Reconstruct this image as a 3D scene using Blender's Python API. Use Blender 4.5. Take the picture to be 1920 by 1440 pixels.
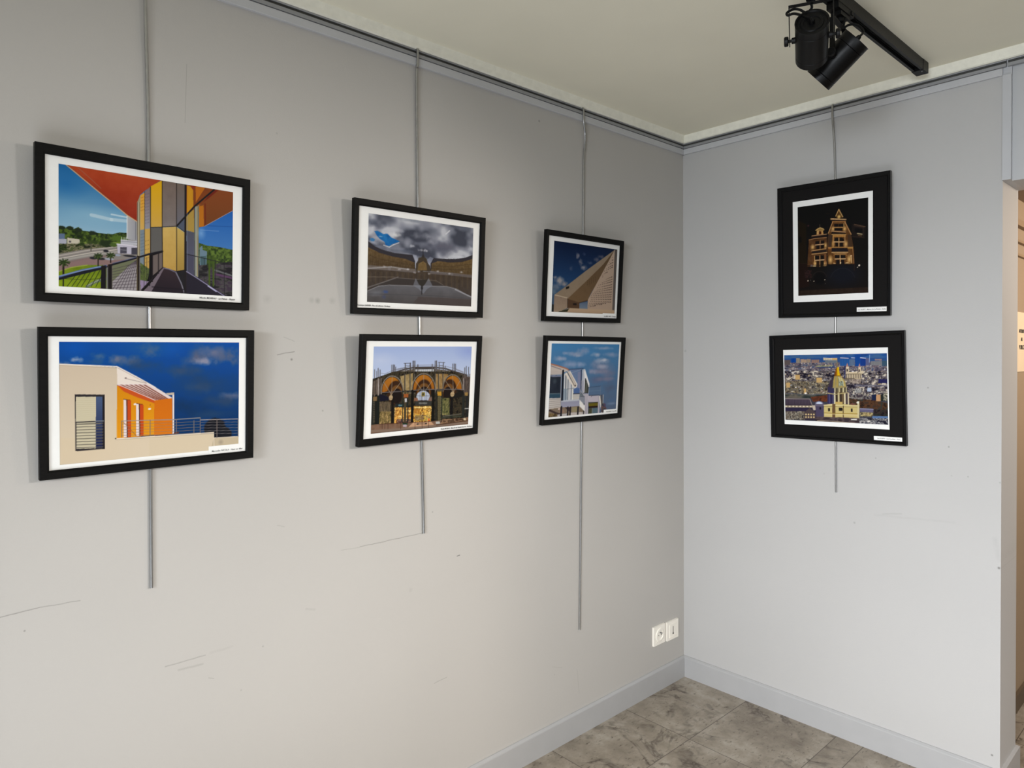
import bpy, bmesh, math
import numpy as np
from mathutils import Vector, Matrix

for o in list(bpy.data.objects): bpy.data.objects.remove(o)
SC = bpy.context.scene
COL = SC.collection

# ---------------------------------------------------------------- camera
F_PX, CY_PX = 1303.85, 681.44
YAW, PIT, ROL = 0.744276, -0.013798, -0.004942
F = Vector((math.cos(PIT) * math.sin(YAW), math.cos(PIT) * math.cos(YAW), math.sin(PIT)))
R0 = Vector((math.cos(YAW), -math.sin(YAW), 0)); U0 = R0.cross(F)
RV = math.cos(ROL) * R0 + math.sin(ROL) * U0; UV = -math.sin(ROL) * R0 + math.cos(ROL) * U0
cam = bpy.data.cameras.new('camera'); cam_o = bpy.data.objects.new('camera', cam); COL.objects.link(cam_o)
CAM = Vector((-2.775297, -1.837472, 1.505716))
cam_o.matrix_world = Matrix(((RV.x, UV.x, -F.x, CAM.x), (RV.y, UV.y, -F.y, CAM.y), (RV.z, UV.z, -F.z, CAM.z), (0, 0, 0, 1)))
cam.sensor_width = 36; cam.lens = 36 * F_PX / 1920; cam.shift_y = -(720 - CY_PX) / 1920; cam.clip_start = .05
SC.camera = cam_o

# ---------------------------------------------------------------- world, daylight, exposure
SC.view_settings.view_transform = 'Standard'; SC.view_settings.look = 'None'
SC.view_settings.gamma = 1; SC.view_settings.use_curve_mapping = False
SC.view_settings.exposure = 0.0
world = bpy.data.worlds.new('sky'); SC.world = world; world.use_nodes = True
world.node_tree.nodes['Background'].inputs[0].default_value = (.75, .85, 1, 1)
world.node_tree.nodes['Background'].inputs[1].default_value = .15
try: SC.cycles.max_bounces = 8; SC.cycles.diffuse_bounces = 5
except Exception: pass

def area(name, loc, target, sx, sy, power, col):
    l = bpy.data.lights.new(name, 'AREA'); l.shape = 'RECTANGLE'; l.size = sx; l.size_y = sy; l.energy = power; l.color = col
    o = bpy.data.objects.new(name, l); COL.objects.link(o); o.location = loc
    o.rotation_euler = (Vector(target) - Vector(loc)).to_track_quat('-Z', 'Y').to_euler(); return o
def shaped(o, spread): o.data.spread = spread
# added lamps in place of window daylight behind and beside the photographer (narrow spread)
shaped(area('daylight_shop_window', (-2.0, -4.2, 1.6), (-2.7, 0, 0), 2.4, .5, 5, (1, .9, .74)), 1.2)
shaped(area('daylight_side_window', (-5.2, -2.4, 1.8), (0, -1.2, .2), 1.6, .6, 31, (.88, .94, 1)), 1.2)
shaped(area('end_wall_fill_warm', (-3.9, -2.9, 2.0), (0, -.9, .1), .8, .6, 5.8, (1, .92, .83)), .9)  # unseen warm fill lamp added inside the room to light the end wall
shaped(area('end_wall_fill_cool', (-3.5, -2.4, 2.1), (0, -1.3, .6), .8, .6, 2.4, (.9, .92, 1)), .9)  # second unseen fill, cooler, also added mid-room for the end wall
# unseen upward fill lamp added to brighten the ceiling, in place of floor bounce
area('ceiling_fill', (-3.6, -1.7, .06), (-3.6, -1.7, 2), 2, 2, 43, (.86, .92, 1))
# lamp out of the picture; it gives the pictures their shadows
shaped(area('gallery_lamp_light', (-.35, -3.4, 2.03), (-2.0, 0, .6), .3, .3, 6.8, (1, .965, .93)), 1.0)
# warm lamp of the room beyond the opening
area('next_room_lamp_light', (.95, -2.3, 2.0), (.7, -1.2, 1.3), .3, .3, 21, (1, .84, .68))

# ---------------------------------------------------------------- materials
def s1(v): v = v / 255; return v / 12.92 if v <= .04045 else ((v + .055) / 1.055) ** 2.4
def rgb(r, g, b): return (s1(r), s1(g), s1(b), 1)
class NT:
    def __init__(self, name, rough=.5, metal=0.0, spec=.5):
        self.m = bpy.data.materials.new(name); self.m.use_nodes = True; self.t = self.m.node_tree
        self.b = self.t.nodes['Principled BSDF']; self.b.inputs['Roughness'].default_value = rough
        self.b.inputs['Metallic'].default_value = metal; self.b.inputs['Specular IOR Level'].default_value = spec
    def n(self, ty, **kw):
        x = self.t.nodes.new(ty)
        for k, v in kw.items(): setattr(x, k, v)
        return x
    def l(self, a, b): self.t.links.new(a, b)
    def math(self, op, a, b=None, clamp=False):
        x = self.n('ShaderNodeMath', operation=op, use_clamp=clamp)
        for i, v in enumerate((a, b)):
            if v is None: continue
            if isinstance(v, (int, float)): x.inputs[i].default_value = v
            else: self.l(v, x.inputs[i])
        return x.outputs[0]
    def noise(self, vec, scale, detail=3, rough=.55):
        x = self.n('ShaderNodeTexNoise'); x.inputs['Scale'].default_value = scale; x.inputs['Detail'].default_value = detail; x.inputs['Roughness'].default_value = rough
        if vec is not None: self.l(vec, x.inputs['Vector'])
        return x.outputs['Fac']
    def ramp(self, fac, stops):
        x = self.n('ShaderNodeValToRGB'); e = x.color_ramp.elements
        while len(e) < len(stops): e.new(.5)
        for el, (p, c) in zip(e, stops): el.position = p; el.color = c
        self.l(fac, x.inputs[0]); return x.outputs[0]
    def mixc(self, fac, a, b):
        x = self.n('ShaderNodeMix', data_type='RGBA')
        if isinstance(fac, (int, float)): x.inputs[0].default_value = fac
        else: self.l(fac, x.inputs[0])
        for i, v in ((6, a), (7, b)):
            if isinstance(v, tuple): x.inputs[i].default_value = v
            else: self.l(v, x.inputs[i])
        return x.outputs[2]
    def base(self, c):
        if isinstance(c, tuple): self.b.inputs['Base Color'].default_value = c
        else: self.l(c, self.b.inputs['Base Color'])
    def bump(self, h, dist, strength=1.0):
        x = self.n('ShaderNodeBump'); x.inputs['Distance'].default_value = dist; x.inputs['Strength'].default_value = strength
        self.l(h, x.inputs['Height']); self.l(x.outputs[0], self.b.inputs['Normal'])
    def obj(self): return self.n('ShaderNodeTexCoord').outputs['Object']

def plain(name, c, rough=.5, metal=0.0, var=.04, scale=30, bump=0.0, spec=.5):
    k = NT(name, rough, metal, spec); f = k.noise(k.obj(), scale)
    k.base(k.ramp(f, [(.3, tuple(v * (1 - var) for v in c[:3]) + (1,)), (.7, tuple(min(v * (1 + var), 1) for v in c[:3]) + (1,))]))
    if bump: k.bump(f, bump)
    return k.m

def paint(name, c, marks=(), dots=()):
    """matt roller-painted plaster with hairline cracks, scuffs and nail dots (u along the wall, z up)"""
    k = NT(name, .62, 0, .3); co = k.obj(); sep = k.n('ShaderNodeSeparateXYZ'); k.l(co, sep.inputs[0])
    big = k.noise(co, 1.1, 2); fine = k.noise(co, 260, 2)
    col = k.ramp(big, [(.3, tuple(v * .97 for v in c[:3]) + (1,)), (.7, tuple(v * 1.03 for v in c[:3]) + (1,))])
    u = sep.outputs[0]; z = sep.outputs[2]; wob = k.math('MULTIPLY', k.math('SUBTRACT', k.noise(co, 22, 3), .5), .006)
    def union(cur, v): return v if cur is None else k.math('MAXIMUM', cur, v)
    acc = None
    for (x0, z0, x1, z1, w, a) in marks:
        dx, dz = x1 - x0, z1 - z0; L = dx * dx + dz * dz
        ux = k.math('SUBTRACT', u, x0); uz = k.math('ADD', k.math('SUBTRACT', z, z0), wob)
        t = k.math('DIVIDE', k.math('ADD', k.math('MULTIPLY', ux, dx), k.math('MULTIPLY', uz, dz)), L, True)
        ex = k.math('SUBTRACT', ux, k.math('MULTIPLY', t, dx)); ez = k.math('SUBTRACT', uz, k.math('MULTIPLY', t, dz))
        d = k.math('SQRT', k.math('ADD', k.math('MULTIPLY', ex, ex), k.math('MULTIPLY', ez, ez)))
        m = k.math('MULTIPLY', k.math('SUBTRACT', 1, k.math('DIVIDE', d, w), True), a)
        if w > .004: m = k.math('MULTIPLY', m, k.noise(co, 60, 3))
        acc = union(acc, m)
    for (x0, z0, r, a) in dots:
        ux = k.math('SUBTRACT', u, x0); uz = k.math('SUBTRACT', z, z0)
        d = k.math('SQRT', k.math('ADD', k.math('MULTIPLY', ux, ux), k.math('MULTIPLY', uz, uz)))
        acc = union(acc, k.math('MULTIPLY', k.math('SUBTRACT', 1, k.math('DIVIDE', d, r), True), a))
    if acc is not None: col = k.mixc(acc, col, (.10, .095, .085, 1))
    k.base(col); k.bump(fine, .0006, .5); return k.m

WALL = rgb(184, 183, 182)
M_left = paint('grey_wall_paint', rgb(186, 183, 179),
    marks=[(-2.5798, 0.9466, -2.5079, 0.9492, 0.0018, 0.5), (-2.5079, 0.9492, -2.4314, 0.9458, 0.0018, 0.4), (-1.768, 0.9311, -1.706, 0.9286, 0.0018, 0.25), (-1.7059, 0.9302, -1.4724, 0.9302, 0.002, 0.5), (-2.2516, 0.7377, -2.1561, 0.737, 0.0022, 0.35), (-2.2207, 0.7201, -2.1629, 0.7171, 0.004, 0.2), (-2.1428, 0.7399, -2.0883, 0.7406, 0.005, 0.15), (-1.9571, 1.5066, -1.9077, 1.5153, 0.002, 0.6), (-1.9384, 1.5551, -1.9074, 1.5436, 0.0018, 0.25), (-2.1853, 2.2353, -2.1907, 2.0879, 0.0013, 0.3), (-2.1488, 0.6769, -2.1355, 0.6712, 0.0014, 0.35), (-1.4362, 0.4303, -1.3838, 0.4328, 0.0018, 0.35), (-1.3381, 0.8272, -1.3267, 0.8285, 0.0025, 0.9), (-1.8798, 0.7864, -1.8538, 0.7783, 0.0045, 0.25), (-0.7419, 0.2587, -0.7298, 0.1592, 0.0015, 0.3), (-1.9618, 1.0382, -1.942, 1.0318, 0.002, 0.2), (-0.8836, 0.3133, -0.8275, 0.2917, 0.0015, 0.2)],
    dots=[(-1.4381, 0.992, 0.004, 0.5), (-1.8545, 1.6605, 0.011, 0.22), (-1.8364, 1.6599, 0.011, 0.4), (-1.7904, 1.6621, 0.013, 0.22), (-1.9841, 1.6571, 0.016, 0.15), (-1.9162, 1.4931, 0.005, 0.75), (-1.8236, 1.3451, 0.004, 0.5), (-0.9397, 2.3697, 0.006, 0.7), (-2.5368, 0.9048, 0.003, 0.6), (-2.0658, 0.6174, 0.003, 0.35), (-1.5254, 0.7578, 0.01, 0.12), (-0.8692, 0.278, 0.003, 0.5), (-1.9526, 2.1114, 0.004, 0.3), (-2.0055, 0.7166, 0.0035, 0.4)])
M_end = paint('grey_end_wall_paint', WALL,
    marks=[(0.839, 0.8924, 1.1023, 0.9085, 0.006, 0.12), (0.8672, 0.8992, 0.9313, 0.9118, 0.004, 0.15), (1.2215, 0.8718, 1.2324, 0.8056, 0.012, 0.14)],
    dots=[(1.0175, 1.3773, 0.004, 0.6), (0.0105, 1.5152, 0.008, 0.35), (1.0834, 1.1717, 0.004, 0.7), (0.8423, 1.1064, 0.004, 0.5), (1.1419, 1.0741, 0.0035, 0.5), (0.7655, 0.8493, 0.006, 0.35), (1.092, 1.0715, 0.004, 0.25), (1.2325, 0.7786, 0.006, 0.9), (1.2153, 0.1378, 0.005, 0.9), (0.6491, 1.0242, 0.006, 0.15), (0.0253, 0.0799, 0.003, 0.8), (1.2343, 1.0661, 0.004, 0.4)])
M_trim = plain('light_grey_gloss_paint', rgb(190, 191, 194), .38, 0, .02, 14)
M_skirt = plain('grey_skirting_paint', rgb(172, 172, 173), .36, 0, .02, 14)
M_ceil = plain('matt_ceiling_paint', rgb(243, 239, 220), .85, 0, .025, 2.2, .0004)
M_cove = plain('cream_cove_paint', rgb(242, 240, 226), .6, 0, .05, 40, .001)
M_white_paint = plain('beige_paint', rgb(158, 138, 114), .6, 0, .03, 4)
M_alu = plain('brushed_aluminium', rgb(168, 168, 167), .3, .9, .06, 60)
M_railm = plain('grey_painted_aluminium', rgb(150, 151, 154), .42, .2, .04, 30)
M_groove = plain('dark_rail_groove', rgb(62, 62, 60), .6, 0, .1, 60)
M_frame = NT('black_wood_frame', .5, 0, .12); _c = M_frame.obj(); _mp = M_frame.n('ShaderNodeMapping'); M_frame.l(_c, _mp.inputs[0]); _mp.inputs['Scale'].default_value = (6, 90, 90)
_f = M_frame.noise(_mp.outputs[0], 6, 4); M_frame.base(M_frame.ramp(_f, [(.3, rgb(8, 8, 8)), (.75, rgb(17, 16, 15))])); M_frame.bump(_f, .0004); M_frame = M_frame.m
M_frame2 = plain('satin_black_frame', rgb(8, 8, 10), .3, 0, .1, 20, spec=.22)
M_mat_black = plain('black_mount_board', rgb(27, 26, 26), .85, 0, .06, 200, spec=.06)
M_paper = plain('white_photo_paper', rgb(238, 238, 236), .42, 0, .01, 60, spec=.3)
M_back = plain('brown_backing_board', rgb(120, 92, 66), .8, 0, .08, 40)
M_ink = plain('black_ink', rgb(26, 26, 28), .6, 0, .1, 100)
M_black = plain('black_powder_coat', rgb(9, 9, 10), .4, 0, .1, 180, .0002, spec=.25)
M_blackm = plain('black_plastic', rgb(9, 9, 10), .45, 0, .08, 80, spec=.25)
M_cable = plain('black_cable_rubber', rgb(9, 9, 10), .55, 0, .08, 80, spec=.2)
M_screw = plain('steel_screw', rgb(150, 150, 150), .3, .9, .05, 90)
M_socket = plain('cream_white_plastic', rgb(250, 245, 235), .35, 0, .01, 20)
M_hole = plain('dark_hole', rgb(30, 26, 24), .6, 0, .1, 80)
M_sign = plain('cream_sign_card', rgb(226, 206, 176), .6, 0, .02, 20)
M_lens = plain('dark_lens_glass', rgb(40, 42, 46), .08, 0, .05, 20)

def print_material():
    k = NT('photographic_print', .45, 0, .08); a = k.n('ShaderNodeAttribute'); a.attribute_name = 'picture'
    k.base(a.outputs['Color']); return k.m
M_print = print_material()

# floor: polished brown-grey marble tiles
def floor_material():
    k = NT('marble_floor_tiles', .26, 0, .45); co = k.obj(); sep = k.n('ShaderNodeSeparateXYZ'); k.l(co, sep.inputs[0]); x, y = sep.outputs[0], sep.outputs[1]
    ids = k.math('ADD', k.math('MULTIPLY', k.math('FLOOR', k.math('DIVIDE', k.math('ADD', x, .003), .4466)), 7.31), k.math('MULTIPLY', k.math('FLOOR', k.math('DIVIDE', k.math('ADD', y, -.062), .383)), 3.77))
    off = k.n('ShaderNodeCombineXYZ'); k.l(ids, off.inputs[0]); k.l(k.math('MULTIPLY', ids, 1.7), off.inputs[1]); k.l(ids, off.inputs[2])
    v = k.n('ShaderNodeVectorMath', operation='ADD'); k.l(co, v.inputs[0]); k.l(off.outputs[0], v.inputs[1]); P = v.outputs[0]
    cloud = k.noise(P, 6.5, 7, .66); fine = k.noise(P, 34, 5, .7)
    col = k.ramp(cloud, [(.30, rgb(122, 111, 97)), (.5, rgb(156, 146, 131)), (.68, rgb(188, 179, 165))])
    col = k.mixc(k.math('MULTIPLY', fine, .45), col, rgb(116, 106, 95))
    # dark veins: warped ridges
    w = k.n('ShaderNodeTexNoise'); w.inputs['Scale'].default_value = 3.2; w.inputs['Detail'].default_value = 5; w.inputs['Roughness'].default_value = .6; w.inputs['Distortion'].default_value = .9; k.l(P, w.inputs['Vector'])
    ridge = k.math('ABSOLUTE', k.math('SUBTRACT', w.outputs['Fac'], .5)); vein = k.math('SUBTRACT', 1, k.math('MULTIPLY', ridge, 30), True)
    gate = k.math('MULTIPLY', k.math('SUBTRACT', k.noise(P, 9, 3), .44, True), 5, True)
    col = k.mixc(k.math('MULTIPLY', k.math('MULTIPLY', vein, gate), .9), col, rgb(72, 62, 54))
    mp = k.n('ShaderNodeMapping'); mp.inputs['Scale'].default_value = (1, 2.6, 1); mp.inputs['Rotation'].default_value = (0, 0, .6); k.l(P, mp.inputs[0])
    sp = k.noise(mp.outputs[0], 34, 4, .7); spm = k.math('MULTIPLY', k.math('SUBTRACT', sp, .58, True), 8, True)
    col = k.mixc(k.math('MULTIPLY', spm, .8), col, rgb(72, 60, 50))
    # joints
    def near(a, p, w):
        return k.math('LESS_THAN', k.math('ABSOLUTE', k.math('SUBTRACT', a, p)), w)
    j = k.math('LESS_THAN', k.math('ABSOLUTE', k.math('SUBTRACT', k.math('FRACT', k.math('DIVIDE', k.math('ADD', x, 10 * .4466 + .2233 + .003), .4466)), .5)), .0032)
    for p_ in (-.322, -.704, -.805, -1.19, -1.57, -1.95, -2.33, -2.71, -3.1, -3.5, -3.9, -4.3, -4.7): j = k.math('MAXIMUM', j, near(y, p_, .0014))
    col = k.mixc(k.math('MULTIPLY', j, .85), col, rgb(84, 76, 68)); k.base(col)
    k.bump(k.math('SUBTRACT', 1, j), .0008); return k.m
M_floor = floor_material()

# ---------------------------------------------------------------- mesh helpers
def link(name, me, mat, parent=None, loc=None, mw=None, kind=None):
    o = bpy.data.objects.new(name, me); COL.objects.link(o)
    if mat: me.materials.append(mat)
    if parent: o.parent = parent
    if loc is not None: o.location = loc
    if mw is not None: o.matrix_world = mw
    if kind: o['kind'] = kind
    return o
def tag(o, label, cat, group=None):
    o['label'] = label; o['category'] = cat
    if group: o['group'] = group
    return o
def empty(name, loc=(0, 0, 0), mw=None):
    o = bpy.data.objects.new(name, None); COL.objects.link(o); o.location = loc; o.empty_display_size = .05
    if mw is not None: o.matrix_world = mw
    return o
def fin(bm, name='m', bev=0.0, seg=2, smooth=False):
    if bev:
        bmesh.ops.bevel(bm, geom=[e for e in bm.edges if len(e.link_faces) == 2 and e.calc_face_angle(0) > .6], offset=bev, segments=seg, affect='EDGES', profile=.5)
    bmesh.ops.recalc_face_normals(bm, faces=bm.faces)
    me = bpy.data.meshes.new(name); bm.to_mesh(me); bm.free()
    if smooth:
        for p in me.polygons: p.use_smooth = True
        try: me.set_sharp_from_angle(angle=.6)
        except Exception: pass
    return me
def box(bm, x0, y0, z0, x1, y1, z1):
    v = [bm.verts.new(p) for p in ((x0, y0, z0), (x1, y0, z0), (x1, y1, z0), (x0, y1, z0), (x0, y0, z1), (x1, y0, z1), (x1, y1, z1), (x0, y1, z1))]
    for f in ((0, 3, 2, 1), (4, 5, 6, 7), (0, 1, 5, 4), (1, 2, 6, 5), (2, 3, 7, 6), (3, 0, 4, 7)): bm.faces.new([v[i] for i in f])
def boxes(*bs, bev=0.0):
    bm = bmesh.new()
    for b in bs: box(bm, *b)
    return fin(bm, bev=bev)
def prism(bm, prof, a, b, axis):
    """profile points (p, z) extruded along x or y from a to b"""
    def P(q, t): return (t, q[0], q[1]) if axis == 'x' else (q[0], t, q[1])
    A = [bm.verts.new(P(q, a)) for q in prof]; B = [bm.verts.new(P(q, b)) for q in prof]; n = len(prof)
    for i in range(n): bm.faces.new((A[i], A[(i + 1) % n], B[(i + 1) % n], B[i]))
    bm.faces.new(A[::-1]); bm.faces.new(B)
def basis(d):
    d = Vector(d).normalized(); a = Vector((0, 0, 1)) if abs(d.z) < .9 else Vector((1, 0, 0)); u = d.cross(a).normalized(); return d, u, d.cross(u).normalized()
def lathe(bm, p, d, prof, n=32):
    """rings (distance along d, radius); a radius of 0 closes to a point"""
    p = Vector(p); d, u, w = basis(d); rings = []
    for t, r in prof:
        if r <= 1e-6: rings.append([bm.verts.new(p + d * t)])
        else: rings.append([bm.verts.new(p + d * t + (u * math.cos(2 * math.pi * i / n) + w * math.sin(2 * math.pi * i / n)) * r) for i in range(n)])
    for A, B in zip(rings[:-1], rings[1:]):
        for i in range(n):
            j = (i + 1) % n
            if len(A) == 1 and len(B) == 1: continue
            if len(A) == 1: bm.faces.new((A[0], B[j], B[i]))
            elif len(B) == 1: bm.faces.new((A[i], A[j], B[0]))
            else: bm.faces.new((A[i], A[j], B[j], B[i]))
def tube(bm, pts, r, n=10):
    pts = [Vector(p) for p in pts]; prev = None; rings = []
    for i, p in enumerate(pts):
        d = (pts[min(i + 1, len(pts) - 1)] - pts[max(i - 1, 0)]).normalized()
        if prev is None: _, u, w = basis(d)
        else: u = (prev - d * prev.dot(d)).normalized(); w = d.cross(u)
        prev = u; rings.append([bm.verts.new(p + (u * math.cos(2 * math.pi * k / n) + w * math.sin(2 * math.pi * k / n)) * r) for k in range(n)])
    for A, B in zip(rings[:-1], rings[1:]):
        for k in range(n): bm.faces.new((A[k], A[(k + 1) % n], B[(k + 1) % n], B[k]))
    bm.faces.new(rings[0][::-1]); bm.faces.new(rings[-1])
def smooth_path(pts, k=8):
    pts = [Vector(p) for p in pts]; out = []
    for i in range(len(pts) - 1):
        p0, p1, p2, p3 = pts[max(i - 1, 0)], pts[i], pts[i + 1], pts[min(i + 2, len(pts) - 1)]
        for j in range(k):
            t = j / k; out.append(.5 * ((2 * p1) + (p2 - p0) * t + (2 * p0 - 5 * p1 + 4 * p2 - p3) * t * t + (3 * p1 - p0 - 3 * p2 + p3) * t ** 3))
    out.append(pts[-1]); return out
def obox(bm, c, ax, ay, az, hx, hy, hz):
    """box with its own axes"""
    c = Vector(c); v = []
    for sz in (-1, 1):
        for sx, sy in ((-1, -1), (1, -1), (1, 1), (-1, 1)): v.append(bm.verts.new(c + ax * hx * sx + ay * hy * sy + az * hz * sz))
    for f in ((0, 3, 2, 1), (4, 5, 6, 7), (0, 1, 5, 4), (1, 2, 6, 5), (2, 3, 7, 6), (3, 0, 4, 7)): bm.faces.new([v[i] for i in f])
def text_mesh(s, size, depth=.0001, shear=.3, bold=0.0):
    c = bpy.data.curves.new('lettering', 'FONT'); c.body = s; c.size = size; c.shear = shear; c.extrude = depth; c.offset = bold; c.align_x = 'CENTER'; c.align_y = 'CENTER'; c.resolution_u = 2
    o = bpy.data.objects.new('lettering_curve', c); COL.objects.link(o); dg = bpy.context.evaluated_depsgraph_get(); me = bpy.data.meshes.new_from_object(o.evaluated_get(dg)); bpy.data.objects.remove(o); bpy.data.curves.remove(c)
    return me
def width(me):
    xs = [v.co.x for v in me.vertices]; return max(xs) - min(xs)

# ---------------------------------------------------------------- the room
HC = 2.503; JY = -1.238; JX = .212; HZ = 2.07
link('wall_left', boxes((-6.3, 0, 0, 0, .12, HC)), M_left, kind='structure')
bm = bmesh.new(); box(bm, 0, JY, 0, JX, .12, HC); wr = fin(bm)
o = link('wall_right', wr, None, kind='structure'); wr.materials.append(M_end)
# its paint runs along y: turn the object so that local x runs along the wall
for v in wr.vertices: v.co = Vector((-v.co.y, v.co.x, v.co.z))
wr.flip_normals(); o.matrix_world = Matrix(((0, 1, 0, 0), (-1, 0, 0, 0), (0, 0, 1, 0), (0, 0, 0, 1))); wr.update()
bm = bmesh.new(); 
link('wall_header', boxes((.006, -3.6, HZ, JX, JY - .0247, HC), (.006, -5, 0, JX, -3.6, HC)), plain('grey_header_paint', rgb(186, 187, 189), .5, 0, .02, 3), kind='structure')
link('floor', boxes((-6.3, -5, -.1, 3.4, .12, 0)), M_floor, kind='structure')
link('ceiling', boxes((-6.3, -5, HC, 3.4, .12, HC + .1)), M_ceil, kind='structure')
# shop front behind the photographer: a wall with a wide window opening
link('wall_front', boxes((-6.3, -5.1, 0, -5.1, -4.98, HC), (-.2, -5.1, 0, 3.4, -4.98, HC), (-5.1, -5.1, 0, -.2, -4.98, .45), (-5.1, -5.1, 2.3, -.2, -4.98, HC)), M_left, kind='structure')
link('wall_rear', boxes((-6.42, -5.1, 0, -6.3, -3.5, HC), (-6.42, -1.6, 0, -6.3, .12, HC), (-6.42, -3.5, 2.2, -6.3, -1.6, HC)), M_left, kind='structure')
link('window_1', boxes((-5.1, -5.07, .45, -5.04, -5.0, 2.3), (-.26, -5.07, .45, -.2, -5.0, 2.3), (-5.1, -5.07, .45, -.2, -5.0, .5), (-5.1, -5.07, 2.25, -.2, -5.0, 2.3), (-3.13, -5.07, .45, -3.07, -5.0, 2.3)), M_alu, kind='structure')
# room beyond the opening
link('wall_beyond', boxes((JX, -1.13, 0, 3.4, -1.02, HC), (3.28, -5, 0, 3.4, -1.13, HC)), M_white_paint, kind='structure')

# cove, picture rail boards, baseboards
def along(name, prof, mat, walls='LR', x0=-6.3, y1=JY, kind='structure', parent=None):
    out = []
    for w in walls:
        bm = bmesh.new()
        if w == 'L': prism(bm, [(-p, z) for p, z in prof], x0, -.0, 'x')
        else: prism(bm, [(-p, z) for p, z in prof], y1, -.0, 'y')
        o = link(name % ({'L': 'left', 'R': 'right'}[w]), fin(bm), mat, parent=parent)
        if kind: o['kind'] = kind
        out.append(o)
    return out
along('trim_%s_cove', [(0, 2.470), (.010, 2.470), (.014, 2.474), (.016, 2.485), (.022, 2.503), (0, 2.503)], M_cove, y1=-4.9)
along('trim_%s_board', [(0, 2.4195), (.009, 2.4195), (.010, 2.4215), (.010, 2.4425), (.008, 2.4445), (0, 2.4445)], M_trim)
along('baseboard_%s', [(0, 0), (.012, 0), (.012, .087), (.011, .090), (.0045, .0955), (.003, .096), (0, .096)], M_skirt)
link('baseboard_jamb', boxes((-.012, JY - .012, 0, JX + .012, JY, .096), (JX, JY, 0, JX + .012, -1.13, .096), bev=.002), M_skirt, kind='structure')
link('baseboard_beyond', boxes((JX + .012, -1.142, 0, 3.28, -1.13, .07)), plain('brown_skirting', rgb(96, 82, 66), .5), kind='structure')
link('trim_header', boxes((-.010, JY - .0245, HZ + .003, JX, JY + .0, HC - .034 - .05), bev=.0012), M_trim, kind='structure')
link('trim_header_fill', boxes((.0, JY - .0245, HC - .0835, JX, JY, HC)), M_trim, kind='structure')
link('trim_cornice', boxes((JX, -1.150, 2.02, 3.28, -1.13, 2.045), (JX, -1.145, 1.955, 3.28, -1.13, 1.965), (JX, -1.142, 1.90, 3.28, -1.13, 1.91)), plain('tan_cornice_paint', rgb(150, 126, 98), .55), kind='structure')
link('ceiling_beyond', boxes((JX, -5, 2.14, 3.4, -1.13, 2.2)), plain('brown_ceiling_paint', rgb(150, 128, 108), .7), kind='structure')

# picture rails: aluminium hanging tracks above the boards
def hanging_rail(name, a, b, axis, label):
    r = empty(name, (a, 0, 2.4445) if axis == 'x' else (0, a, 2.4445)); tag(r, label, 'picture rail')
    def P(prof, mat, nm):
        bm = bmesh.new(); prism(bm, [(-p, z - 2.4445) for p, z in prof], 0, b - a, axis)
        return link(nm, fin(bm), mat, parent=r)
    P([(0, 2.4455), (.0115, 2.4455), (.0115, 2.4555), (.0095, 2.457), (0, 2.457)], M_railm, 'front_lip')
    P([(0, 2.457), (.0045, 2.457), (.0045, 2.4655), (0, 2.4655)], M_groove, 'groove')
    P([(0, 2.4655), (.0075, 2.4655), (.0085, 2.469), (0, 2.469)], M_railm, 'back_flange')
    return r
hanging_rail('picture_rail', -6.3, -.012, 'x', 'grey metal picture hanging rail running along the top of the long left wall')
hanging_rail('picture_rail', JY - .01, 0, 'y', 'grey metal picture hanging rail along the top of the short right wall')
hanging_rail('picture_rail', -3.6, JY - .014, 'y', 'short end of picture rail above the opening at the right edge')

# ---------------------------------------------------------------- hanging rods
def rod(name, pts, plane, label):
    """flat thin rod, slotted into the rail by a small bent hook"""
    P = [((u, -d, z) if plane == 'L' else (-d, -u, z)) for u, d, z in pts]
    base = P[-1]; r = empty(name, base); tag(r, label, 'hanging rod', 'picture hanging rods')
    bm = bmesh.new(); tube(bm, [Vector(p) - Vector(base) for p in smooth_path(P, 6)], .0039, 12); link('shaft', fin(bm, smooth=True), M_alu, parent=r)
    h = Vector(P[0]) - Vector(base); inn = Vector((0, 1, 0)) if plane == 'L' else Vector((1, 0, 0))
    bm = bmesh.new(); tube(bm, smooth_path([h + Vector((0, 0, -.012)), h + Vector((0, 0, .003)), h + inn * .004 + Vector((0, 0, .008)), h + inn * .009 + Vector((0, 0, .005))], 4), .0036, 10)
    link('hook', fin(bm, smooth=True), M_alu, parent=r); return r
rod('hanging_rod', [(-2.283, .0150, 2.461), (-2.283, .0150, 2.41), (-2.281, .0090, 2.30), (-2.277, .0045, 2.05), (-2.279, .0042, 1.6), (-2.282, .0042, .9415)], 'L', 'thin metal rod holding the yellow-and-grey tower picture, leftmost of the rods')
rod('hanging_rod', [(-1.495, .0150, 2.461), (-1.496, .0150, 2.412), (-1.495, .0075, 2.34), (-1.487, .0042, 1.6), (-1.476, .0042, .930)], 'L', 'thin metal rod behind the stormy square and iron market pictures')
rod('hanging_rod', [(-.709, .0150, 2.461), (-.708, .0150, 2.415), (-.694, .0095, 2.37), (-.691, .0050, 2.31), (-.698, .0042, 2.2), (-.715, .0042, 1.2), (-.731, .0042, .414)], 'L', 'long thin metal rod nearest the corner, reaching lowest down the left wall')
rod('hanging_rod', [(.686, .0150, 2.461), (.687, .0150, 2.412), (.693, .0045, 2.2), (.695, .0042, 1.5), (.698, .0042, .958)], 'R', 'thin metal rod on the short right wall behind the two black-mounted pictures')

# ---------------------------------------------------------------- framed pictures
# ---------------------------------------------------------------- printed photographs (procedural painting)
def s2l(c):
    c = np.asarray(c, dtype=float) / 255.0
    return np.where(c <= .04045, c / 12.92, ((c + .055) / 1.055) ** 2.4)

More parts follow.
